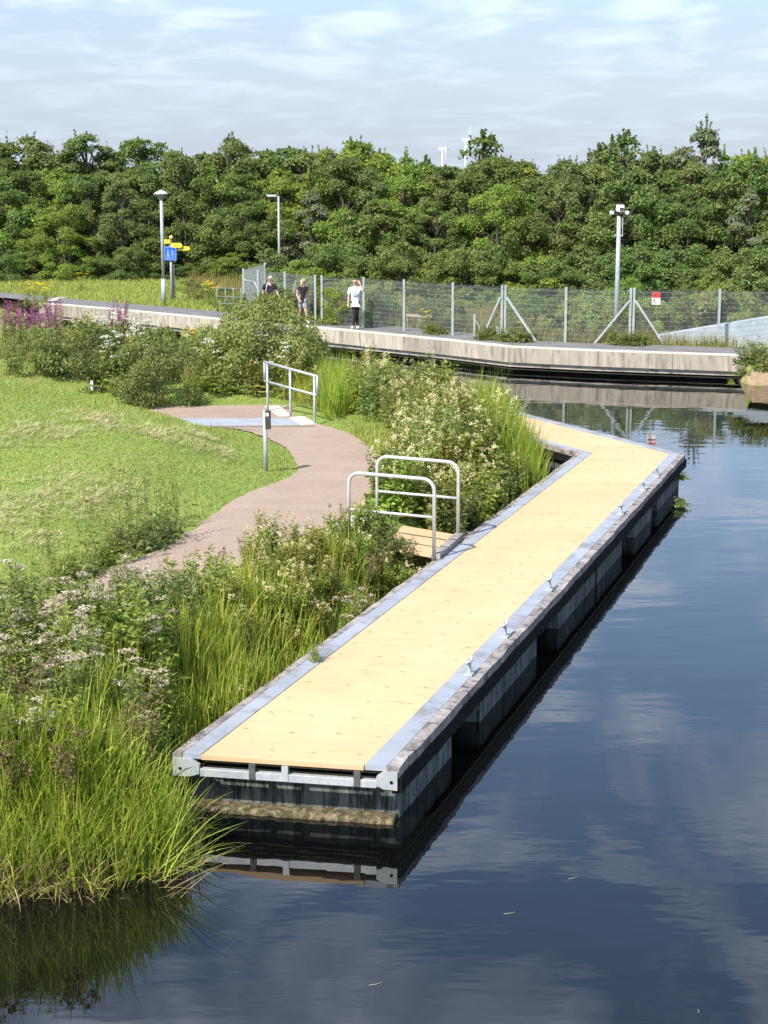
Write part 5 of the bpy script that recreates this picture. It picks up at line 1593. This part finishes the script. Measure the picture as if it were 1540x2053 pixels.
# far part of the near bank, left of the willow shrubs
mead = PXP([(-40, 700), (60, 690), (250, 712), (440, 735), (600, 768), (660, 800), (640, 832), (560, 806), (400, 800), (300, 770), (130, 745), (0, 730)])
sow(SW, scatter(polyfn(mead), 34, .42, r_, .15, .25), 'meadowsweet', 'cream flowered meadowsweet on the far bank strip among the shrubs', 'plant', 'meadowsweet among the shrubs', .8, 1.2, r_)
sow(UM, scatter(polyfn(mead), 12, .6, r_, .15, .2), 'cow_parsley', 'white flowered umbel plant among the shrubs on the far bank strip', 'plant', 'umbel plants among the shrubs', .9, 1.4, r_)
sow(LW, scatter(polyfn(mead), 40, .4, r_, .12, .1), 'leafy_herb', 'low leafy herb among the shrubs on the far bank strip', 'plant', 'low herbs among the shrubs', .8, 1.2, r_)
sow(UM, scatter(polyfn(PXP([(130, 800), (250, 815), (330, 815), (300, 780), (150, 770)])), 6, .4, r_, .15, .2), 'cow_parsley', 'white flowered umbel plant growing through the dark shrubs', 'plant', 'umbel plants in the dark shrubs', 1.3, 1.7, r_)
for i, (u_, v_) in enumerate([(12, 722), (40, 726), (66, 728), (92, 730), (118, 732), (30, 712), (80, 716), (110, 718), (232, 716), (252, 718)]):
    q = G(u_, v_, .7)
    place(LS[i % 3], 'purple_loosestrife', 'purple loosestrife at the left edge before the canal wall' if u_ < 200 else 'separate purple loosestrife standing before the canal wall', 'plant', 'loosestrife at the left edge' if u_ < 200 else 'loosestrife before the canal wall',
          (q[0], q[1], hz(q[0], q[1])), i * 1.7, 1.28)
def spot(protos, name, label, cat, group, u, v, d, s):
    q = GD(u, v, d); z = max(hz(q[0], q[1]), .55)
    return place(protos, name, label, cat, group, (q[0], d, z), rr.uniform(0, 6), s)
for i, (u_, v_, d) in enumerate([(55, 585, 70.5), (75, 585, 70), (92, 588, 69.8), (84, 590, 69.5), (166, 575, 76)]):
    spot(RW_[i % 2], 'ragwort', 'yellow ragwort at the left end of the towpath' if i < 4 else 'lone yellow ragwort in the grass verge at the left', 'plant', 'ragwort at the left end of the towpath' if i < 4 else None, u_, v_, d, 1.35 if i < 4 else 1.2)
for i, (u_, d) in enumerate([(418, 67.2), (426, 66.8)]):
    spot(RW_[i % 2], 'ragwort', 'yellow ragwort beside the low barrier', 'plant', 'ragwort beside the barrier', u_, 585, d, 1.3)
for i, (u_, v_) in enumerate([(384, 735), (392, 742)]):
    q = G(u_, v_, .7); place(RW_[i], 'ragwort', 'yellow ragwort in the dry grass left of the willow shrubs', 'plant', 'ragwort by the willow shrubs', (q[0], q[1], hz(q[0], q[1])), i, 1.2)
for i, (u_, d) in enumerate([(857, 56.2), (1045, 53.5)]):
    spot(RW_[i % 2], 'ragwort', 'yellow ragwort behind the mesh near the timber rail' if i == 0 else 'yellow ragwort behind the mesh beside the concrete block', 'plant', None, u_, 640, d, 1.0 if i == 0 else .75)
# dark bramble clumps at the foot of the fence
cnt_ = 0
for u_, n in ((862, 3), (985, 4), (1012, 3), (1045, 4), (1245, 4), (1275, 4)):
    for k in range(n):
        f_ = GD(u_ + rr.uniform(-14, 14), 640, 50)
        i = next((j for j in range(len(FP) - 1) if px(FP[j])[0] >= u_ >= px(FP[j + 1])[0]), 4)
        a_, b_ = FP[i], FP[i + 1]; t_ = (px(a_)[0] - u_) / (px(a_)[0] - px(b_)[0])
        q = a_ + (b_ - a_) * t_
        place(BR[k % 2], 'bramble', f'dark low bramble at the foot of the mesh fence, {ordn(cnt_)} such from the left', 'plant', 'brambles at the fence foot', (q[0] + rr.uniform(-.35, .35), q[1] - rr.uniform(.15, .75), WZ - .03), rr.uniform(0, 6), rr.uniform(.6, .9))
        cnt_ += 1
# sprigs on the outer end of the pontoon
for i, (u_, v_, z_) in enumerate([(1372, 962, .22), (1370, 1016, .02)]):
    q = G(u_, v_, z_)
    place(LW[0], 'sprig', 'small green sprig growing from the far outer corner of the pontoon' if i == 0 else 'withered sprig at the waterline under the far pontoon corner', 'plant', None, (q[0] - .05, q[1], z_), 0, (.5, .5, .35))

for i, (u_, v_, d, s, lb) in enumerate([(1500, 722, 46.0, 1.0, 'low leafy bramble spilling over the right end of the canal wall'), (1522, 716, 46.4, 1.15, 'taller leafy bramble above the stone slab at the right edge'), (1545, 730, 45.6, 1.1, 'leafy bramble cut by the right picture border'),
                                        (1530, 735, 45.3, .8, 'small leafy bramble drooping on to the top of the stone slab'), (1484, 742, 45.6, .6, 'brownish bramble in the corner between canal wall and stone slab'), (1466, 760, 45.2, .35, 'small bright plant at the water below the end of the canal wall')]):
    q = GD(u_, v_ + 12, d)
    place(BR[i % 2] if i != 5 else LW[1], 'bramble', lb, 'plant', None, (q[0], q[1], q[2]), i * 1.3, s)

# --- reeds and grasses
def stuff(Lv, name, mat):
    o = link(name, Lv.mesh(name), mat)
    return tag(o, kind='stuff')
def reedbed(name, fn, n, hl, hw, mat, r, lean=.16, bend=.55, edge=-.25, k=5, zsink=.05, clump=.0):
    P = []
    while len(P) < n:
        p = fn(r); m = max(1, int(clump * r.random() * 8))
        for _ in range(m): P.append((p[0] + r.gauss(0, .05), p[1] + r.gauss(0, .05)))
    P = np.array(P[:n]); z = np.maximum(bank_h(P[:, 0], P[:, 1]), -.12) - zsink
    rg = np.random.default_rng(r.randint(0, 9999))
    Lv = Leaves()
    Ln = rg.uniform(hl[0], hl[1], n) * (.55 + .45 * np.sqrt(rg.uniform(0, 1, n)))
    Lv.blade(np.column_stack([P, z]), rg.uniform(0, 6.28, n), Ln, rg.uniform(hw[0], hw[1], n), np.abs(rg.normal(size=n)) * lean, np.abs(rg.normal(size=n)) * bend, k, rg.uniform(0, 6.28, n))
    return stuff(Lv, name, mat)
def bankline(x0, x1, y1):
    def fn(r):
        while True:
            p = np.array([r.uniform(x0, x1), r.uniform(12.0, y1)])
            X, Y = np.array([p[0]]), np.array([p[1]])
            if inside(X, Y, BANK)[0] and seg_dist(X, Y, [b for b in BANK[:6]], False)[0] > .02: return p
    return fn
reedbed('reeds', bankline(-3.9, -1.85, 14.15), 5000, (.6, .98), (.013, .026), M['reed'], r_, lean=.20, bend=.75, clump=.6)
reedbed('reeds', bankline(-3.9, -1.8, 13.3), 1300, (.4, .8), (.009, .018), M['reed_dry'], r_, lean=.7, bend=1.0, clump=.3)
# bent-over and dead leaves along the waterline
edge_l = [b for b in BANK[1:6]]
def wl(spread, back):
    def fn(r):
        i = r.randrange(len(edge_l) - 1); t = r.random()
        a_, b_ = edge_l[i], edge_l[i + 1]
        return np.array([a_[0] + (b_[0] - a_[0]) * t + r.gauss(0, .04), a_[1] + (b_[1] - a_[1]) * t + r.uniform(-spread, back)])
    return fn
reedbed('reeds', wl(.02, .35), 800, (.3, .7), (.012, .022), M['reed'], r_, lean=1.0, bend=1.3)
reedbed('dead_reeds', wl(.16, .3), 1500, (.2, .6), (.008, .018), M['reed_dry'], r_, lean=1.35, bend=.5, clump=.5)
reedbed('dead_reeds', wl(.20, .25), 900, (.12, .4), (.010, .02), M['seed_head'], r_, lean=1.4, bend=.4, clump=.5)
rs_ = np.random.default_rng(8)
n = 26; Ps = np.column_stack([rs_.uniform(-2.0, -1.72, n), rs_.uniform(13.0, 13.9, n), np.full(n, .12)])
stuff(Leaves().blade(Ps, rs_.normal(size=n) * .5 - .1, rs_.uniform(.45, .95, n), rs_.uniform(.008, .018, n), rs_.uniform(.5, 1.15, n), rs_.uniform(.1, .9, n), 6, rs_.uniform(0, 6.28, n)), 'overhanging_reeds', M['reed'])
n = 16; Ps = np.column_stack([rs_.uniform(-2.1, -1.7, n), rs_.uniform(12.9, 13.5, n), np.full(n, .05)])
stuff(Leaves().blade(Ps, rs_.normal(size=n) * .7 - .3, rs_.uniform(.3, .7, n), rs_.uniform(.007, .013, n), rs_.uniform(.8, 1.3, n), rs_.uniform(.1, .5, n), 5, rs_.uniform(0, 6.28, n)), 'overhanging_reeds', M['reed_dry'])
reedbed('reeds', lambda r: LB(r.uniform(.12, 1.25), r.uniform(-.01, .27)), 2500, (.55, .95), (.013, .024), M['reed'], r_, lean=.12, bend=.45, clump=.7)
reedbed('reeds', lambda r: LB(r.uniform(.1, .9), r.uniform(.10, .16)), 700, (.85, 1.2), (.013, .022), M['reed'], r_, lean=.1, bend=.4, clump=.7)
reedbed('reeds', lambda r: LB(r.uniform(.15, 1.6), r.uniform(.18, .45)), 1500, (.35, .65), (.010, .018), M['reed'], r_, lean=.15, bend=.5, clump=.5)
cor = [tuple(LB(.12, .80)), xy(Q1(-.08, .86)), xy(Q1(-.38, .985)), xy(Q2(-.14, .25)), xy(Q2(-.14, .6)), tuple(LB(1.6, .95)), tuple(LB(.9, .84))]
reedbed('reeds', polyfn(cor), 4200, (1.05, 1.65), (.014, .026), M['reed'], r_, lean=.10, bend=.30, clump=.7)
rd2 = PXP([(640, 795), (705, 792), (712, 850), (655, 858), (640, 840)], .6)
reedbed('reeds', polyfn(rd2), 1500, (.8, 1.25), (.012, .022), M['reed'], r_, lean=.12, bend=.4, clump=.7)
reedbed('reeds', polyfn(PXP([(715, 800), (830, 798), (925, 806), (900, 840), (740, 850)], .6)), 1300, (.7, 1.25), (.010, .02), M['reed'], r_, lean=.14, bend=.5, clump=.6)
reedbed('reeds', polyfn(PXP([(560, 800), (640, 805), (640, 830), (580, 815)], .6)), 700, (.5, .9), (.012, .02), M['reed'], r_, lean=.14, bend=.5, clump=.6)
reedbed('dry_grass', polyfn(mead), 5200, (.35, .75), (.009, .016), M['dry_grass'], r_, lean=.25, bend=.5, clump=.6)
reedbed('meadow_grass', polyfn(mead), 6500, (.3, .65), (.010, .018), M['grass'], r_, lean=.25, bend=.5, clump=.6)

# mown lawn on the knoll, with drifts of hay
rg = np.random.default_rng(77)
def lawn_pts(n, ymin, ymax, xl, xr, edge=.15, path=.05):
    out = []
    while sum(len(o) for o in out) < n:
        Y = rg.uniform(ymin, ymax, 40000); X = rg.uniform(xl, xr, 40000)
        k = (np.abs(X) < Y * .26 + 1.0) & inside(X, Y, BANK)
        X, Y = X[k], Y[k]
        k = seg_dist(X, Y, BANK) > edge
        X, Y = X[k], Y[k]
        inp = inside(X, Y, PATHPOLY); dp = seg_dist(X, Y, PATHPOLY)
        k = ~inp & (dp > path * rg.uniform(-2, 3, len(X)))
        k &= ~inside(X, Y, GWP)
        k &= ~((Y > G(300, 856, .76)[1]) & (dp < .9) & (Y < G(300, 812, .76)[1]) & (X > G(240, 850, .76)[0]))
        out.append(np.column_stack([X[k], Y[k]]))
    return np.concatenate(out)[:n]
HAY = [(95, 1003, .75, .22), (30, 1038, .7, .22), (10, 1010, .5, .2), (172, 838, .6, .2), (200, 850, .4, .2), (20, 885, .7, .2), (225, 985, .45, .16), (150, 965, .45, .16), (335, 880, .55, .14), (60, 862, .5, .14), (115, 875, .4, .14), (265, 862, .4, .12), (430, 905, .45, .12), (180, 1010, .4, .14), (400, 875, .3, .1), (60, 1090, .4, .14)]
Pg = lawn_pts(120000, 17, 46, -12, 2); n = len(Pg)
Lv = Leaves().blade(np.column_stack([Pg, land_h(Pg[:, 0], Pg[:, 1]) - .01]), rg.uniform(0, 6.28, n), rg.uniform(.03, .08, n), rg.uniform(.012, .022, n), np.abs(rg.normal(size=n)) * .75, np.abs(rg.normal(size=n)) * .6, 2, rg.uniform(0, 6.28, n))
stuff(Lv, 'lawn_grass', M['grass'])
# cut hay lying in loose wisps on the lawn
HP, HA = [], []
for u, v, a_, b_ in HAY:
    q = G(u, v, 1.2)
    for _ in range(10):
        q = G(u, v, hz(q[0], q[1]))
    for _ in range(int(52 * a_ * 2)):
        c = np.array([q[0] + rg.normal() * a_ * .62, q[1] + rg.normal() * b_ * 2.6]); az = rg.normal() * .9 - .3
        m_ = int(rg.integers(3, 17)); sp_ = rg.uniform(.03, .12)
        HP.append(c + rg.normal(size=(m_, 2)) * sp_); HA.append(az + rg.normal(size=m_) * .5)
Ph = np.concatenate(HP); Ha = np.concatenate(HA); n = len(Ph)
Lv = Leaves().blade(np.column_stack([Ph, land_h(Ph[:, 0], Ph[:, 1]) + .035 + np.abs(rg.normal(size=n)) * .02]), Ha, rg.uniform(.06, .18, n), rg.uniform(.006, .013, n), 1.38 + rg.normal(size=n) * .2, rg.normal(size=n) * .2, 2, rg.uniform(0, 6.28, n))
stuff(Lv, 'hay', M['straw'])
# longer tussocks scattered over the knoll and along the path edges
Pt = lawn_pts(2600, 17, 46, -12, 2); n = len(Pt)
k = np.random.default_rng(3).uniform(0, 1, n) < .9
Lv = Leaves().blade(np.column_stack([Pt, land_h(Pt[:, 0], Pt[:, 1]) - .01]), rg.uniform(0, 6.28, n), rg.uniform(.10, .22, n), rg.uniform(.010, .018, n), np.abs(rg.normal(size=n)) * .4, np.abs(rg.normal(size=n)) * .8, 3, rg.uniform(0, 6.28, n))
stuff(Lv, 'tussock_grass', M['grass'])
# verge right of the path beyond the gangway
Pv = []
for _ in range(7000):
    a = rg.uniform(0, 1); p = PRw[4] + (PRw[9] - PRw[4]) * a
    Pv.append((p[0] + rg.uniform(-.3, 1.3), p[1] + rg.uniform(-1, 2.2)))
Pv = np.array(Pv); X, Y = Pv[:, 0], Pv[:, 1]
k = inside(X, Y, BANK) & (seg_dist(X, Y, BANK) > .2) & ~inside(X, Y, PATHPOLY) & ~inside(X, Y, GWP); Pv = Pv[k]; n = len(Pv)
Lv = Leaves().blade(np.column_stack([Pv, land_h(Pv[:, 0], Pv[:, 1]) - .01]), rg.uniform(0, 6.28, n), rg.uniform(.08, .22, n), rg.uniform(.010, .018, n), np.abs(rg.normal(size=n)) * .35, np.abs(rg.normal(size=n)) * .6, 2, rg.uniform(0, 6.28, n))
stuff(Lv, 'verge_grass', M['grass'])

# verges of the far towpath: green at the left, dry and brown along the fence
def along_far(n, d0, d1, u0, u1):
    U = rg.uniform(u0, u1, n); out = []
    line = np.array(TO)
    us = np.array([px((p[0], p[1], WZ))[0] for p in TO]); o = np.argsort(us)
    X = np.interp(U, us[o], line[o, 0]); Y = np.interp(U, us[o], line[o, 1])
    off = d0 + (d1 - d0) * rg.uniform(0, 1, n)
    s = 1 + off / Y
    P_ = np.column_stack([X * s, Y * s])
    return P_[~((U > 1305) & (off > .45) & (P_[:, 1] < 56))]
Pf = np.column_stack([rg.uniform(-24, -5, 60000), rg.uniform(62, 86, 60000)])
tx = np.array([q[0] for q in TO] + [endR[0][0], endR[1][0]]); ty = np.array([q[1] for q in TO] + [endR[0][1], endR[1][1]]); od = np.argsort(tx)
Pf = Pf[(Pf[:, 1] > np.interp(Pf[:, 0], tx[od], ty[od]) + .02) & (np.abs(Pf[:, 0]) < Pf[:, 1] * .25)]; n = len(Pf)
Lv = Leaves().blade(np.column_stack([Pf, np.full(n, WZ - .05)]), rg.uniform(0, 6.28, n), rg.uniform(.10, .30, n), rg.uniform(.02, .04, n), np.abs(rg.normal(size=n)) * .3, np.abs(rg.normal(size=n)) * .6, 2, rg.uniform(0, 6.28, n))
stuff(Lv, 'verge_grass', M['grass'])
Pf = along_far(30000, .05, 5.5, 470, 1480); n = len(Pf)
Lv = Leaves().blade(np.column_stack([Pf, np.full(n, WZ - .05)]), rg.uniform(0, 6.28, n), rg.uniform(.22, .62, n), rg.uniform(.010, .020, n), np.abs(rg.normal(size=n)) * .22, np.abs(rg.normal(size=n)) * .5, 3, rg.uniform(0, 6.28, n))
stuff(Lv, 'dry_grass', M['dry_grass'])
Pf = along_far(14000, .0, 5.5, 470, 1540); n = len(Pf)
Lv = Leaves().blade(np.column_stack([Pf, np.full(n, WZ - .05)]), rg.uniform(0, 6.28, n), rg.uniform(.12, .38, n), rg.uniform(.012, .022, n), np.abs(rg.normal(size=n)) * .3, np.abs(rg.normal(size=n)) * .6, 2, rg.uniform(0, 6.28, n))
stuff(Lv, 'verge_grass', M['grass'])
Pf = along_far(38000, 4, 30, 380, 1600); n = len(Pf)
Lv = Leaves().blade(np.column_stack([Pf, np.full(n, WZ - .05)]), rg.uniform(0, 6.28, n), rg.uniform(.3, .7, n), rg.uniform(.02, .035, n), np.abs(rg.normal(size=n)) * .22, np.abs(rg.normal(size=n)) * .5, 3, rg.uniform(0, 6.28, n))
stuff(Lv, 'dry_grass', M['dry_grass'])

# bits of dead stalk on the deck, floating scraps on the water
rl = random.Random(4)
Lv = Leaves()
n = 110
Pd = np.array([Q1(rl.uniform(T1, T2), rl.uniform(.02, 1), .604) for _ in range(n)])
Lv.blade(Pd, np.array([rl.gauss(0, .35) + (math.pi if rl.random() < .5 else 0) for _ in range(n)]), np.array([rl.uniform(.03, .12) + (.22 if rl.random() < .15 else 0) for _ in range(n)]), .008, np.full(n, 1.54), np.zeros(n), 2, np.array([rl.uniform(0, 6.28) for _ in range(n)]))
stuff(Lv, 'deck_litter', M['twig'])
q = Q1(.10, .175, .606)
place(LW[0], 'sprig', 'small green sprig growing out of the joint in the pontoon deck edge', 'plant', None, (q[0], q[1], .60), .4, (.22, .22, .5))
m_tw = [(1140, 1762, .10, .2), (1010, 1832, .10, .05), (740, 1975, .11, .15), (1400, 2030, .05, 1.2)]
for i, (u_, v_, ln_, a_) in enumerate(m_tw):
    q = G(u_, v_, .004)
    o = MB().tube([q, q + np.array([math.cos(a_) * ln_ * .5, math.sin(a_) * ln_ * .5, .004]), q + np.array([math.cos(a_ + .3) * ln_, math.sin(a_ + .3) * ln_, .0])], .0018, 5, .001).build('floating_stalk', M['straw'])
    tag(o, 'thin pale stalk floating on the open water', 'stalk', 'stalks floating on the water')

# ------------------------------------------------------------------ light, sky, camera
SUN_EL = R(46)
sx, sy = -.62, -.785
sun_dir = Vector((sx * math.cos(SUN_EL), sy * math.cos(SUN_EL), math.sin(SUN_EL)))
sd_ = bpy.data.lights.new('sun', 'SUN'); sd_.energy = 4.8; sd_.angle = R(.53); sd_.color = (1.0, .955, .89)
so = bpy.data.objects.new('sun', sd_); COL.objects.link(so)
so.rotation_euler = (-sun_dir).to_track_quat('-Z', 'Y').to_euler()
wd = bpy.data.worlds.new('World'); SC.world = wd; wd.use_nodes = True
nt = wd.node_tree; nt.nodes.clear()
out = nt.nodes.new('ShaderNodeOutputWorld')
sky = N(nt, 'ShaderNodeTexSky', sky_type='NISHITA', sun_disc=False, sun_elevation=SUN_EL, sun_rotation=math.atan2(sx, sy) % (2 * math.pi),
        altitude=60, air_density=1.0, dust_density=.25, ozone_density=2.0)
bg1 = N(nt, 'ShaderNodeBackground', i_Strength=.15)
L(nt, sky.outputs[0], bg1.inputs[0])
tc = N(nt, 'ShaderNodeTexCoord')
sep = N(nt, 'ShaderNodeSeparateXYZ'); L(nt, tc.outputs['Generated'], sep.inputs[0])
zc = N(nt, 'ShaderNodeMath', operation='MAXIMUM', i_1=0.0); L(nt, sep.outputs[2], zc.inputs[0])
za = N(nt, 'ShaderNodeMath', operation='ADD', i_1=.12); L(nt, zc.outputs[0], za.inputs[0])
dx = N(nt, 'ShaderNodeMath', operation='DIVIDE'); L(nt, sep.outputs[0], dx.inputs[0]); L(nt, za.outputs[0], dx.inputs[1])
dy = N(nt, 'ShaderNodeMath', operation='DIVIDE'); L(nt, sep.outputs[1], dy.inputs[0]); L(nt, za.outputs[0], dy.inputs[1])
cb = N(nt, 'ShaderNodeCombineXYZ'); L(nt, dx.outputs[0], cb.inputs[0]); L(nt, dy.outputs[0], cb.inputs[1])
mpc = N(nt, 'ShaderNodeMapping'); mpc.inputs['Scale'].default_value = (.8, .62, 1); mpc.inputs['Rotation'].default_value = (0, 0, R(12)); mpc.inputs['Location'].default_value = (3.1, 1.7, 0)
L(nt, cb.outputs[0], mpc.inputs[0])
nz = N(nt, 'ShaderNodeTexNoise', i_Scale=4.2, i_Detail=9.0, i_Roughness=.54, i_Distortion=.4); L(nt, mpc.outputs[0], nz.inputs['Vector'])
rp = ramp(nt, [(.45, (0, 0, 0)), (.54, (.4, .4, .4)), (.64, (1, 1, 1))]); L(nt, nz.outputs['Fac'], rp.inputs[0])
# thin bluish veil that thickens towards the horizon, streaky cloud over it
veil = N(nt, 'ShaderNodeMapRange', i_1=0.0, i_2=.45, i_3=.95, i_4=.0); L(nt, sep.outputs[2], veil.inputs[0])
bgv = N(nt, 'ShaderNodeBackground', i_Strength=.46)
vr = ramp(nt, [(0.0, (.69, .80, 1.0)), (.09, (.66, .80, 1.03)), (.17, (.82, 1.2, 1.75)), (.42, (.62, 1.05, 1.78))]); L(nt, sep.outputs[2], vr.inputs[0]); L(nt, vr.outputs[0], bgv.inputs[0])
bg2 = N(nt, 'ShaderNodeBackground', i_Strength=1.1); bg2.inputs[0].default_value = (.72, .80, .98, 1)
mxv = N(nt, 'ShaderNodeMixShader')
L(nt, veil.outputs[0], mxv.inputs[0]); L(nt, bg1.outputs[0], mxv.inputs[1]); L(nt, bgv.outputs[0], mxv.inputs[2])
cm = N(nt, 'ShaderNodeMapRange', i_1=0.04, i_2=.22, i_3=.12, i_4=.95); L(nt, sep.outputs[2], cm.inputs[0])
cmul = N(nt, 'ShaderNodeMath', operation='MULTIPLY'); L(nt, rp.outputs[0], cmul.inputs[0]); L(nt, cm.outputs[0], cmul.inputs[1])
mxs = N(nt, 'ShaderNodeMixShader')
L(nt, cmul.outputs[0], mxs.inputs[0]); L(nt, mxv.outputs[0], mxs.inputs[1]); L(nt, bg2.outputs[0], mxs.inputs[2])
L(nt, mxs.outputs[0], out.inputs[0])

cd = bpy.data.cameras.new('camera')
cd.sensor_fit = 'VERTICAL'; cd.sensor_height = 36.0; cd.lens = 36.0 * F / 2053.0
cd.clip_start = .1; cd.clip_end = 20000
co = bpy.data.objects.new('camera', cd); COL.objects.link(co)
co.location = (0, 0, CH); co.rotation_euler = (math.pi / 2 - PITCH, 0, 0)
SC.camera = co
SC.view_settings.view_transform = 'Standard'; SC.view_settings.look = 'None'
SC.view_settings.exposure = 0.66; SC.view_settings.gamma = 1.0
SC.cycles.max_bounces = 8; SC.cycles.transparent_max_bounces = 8
SC.cycles.use_denoising = True
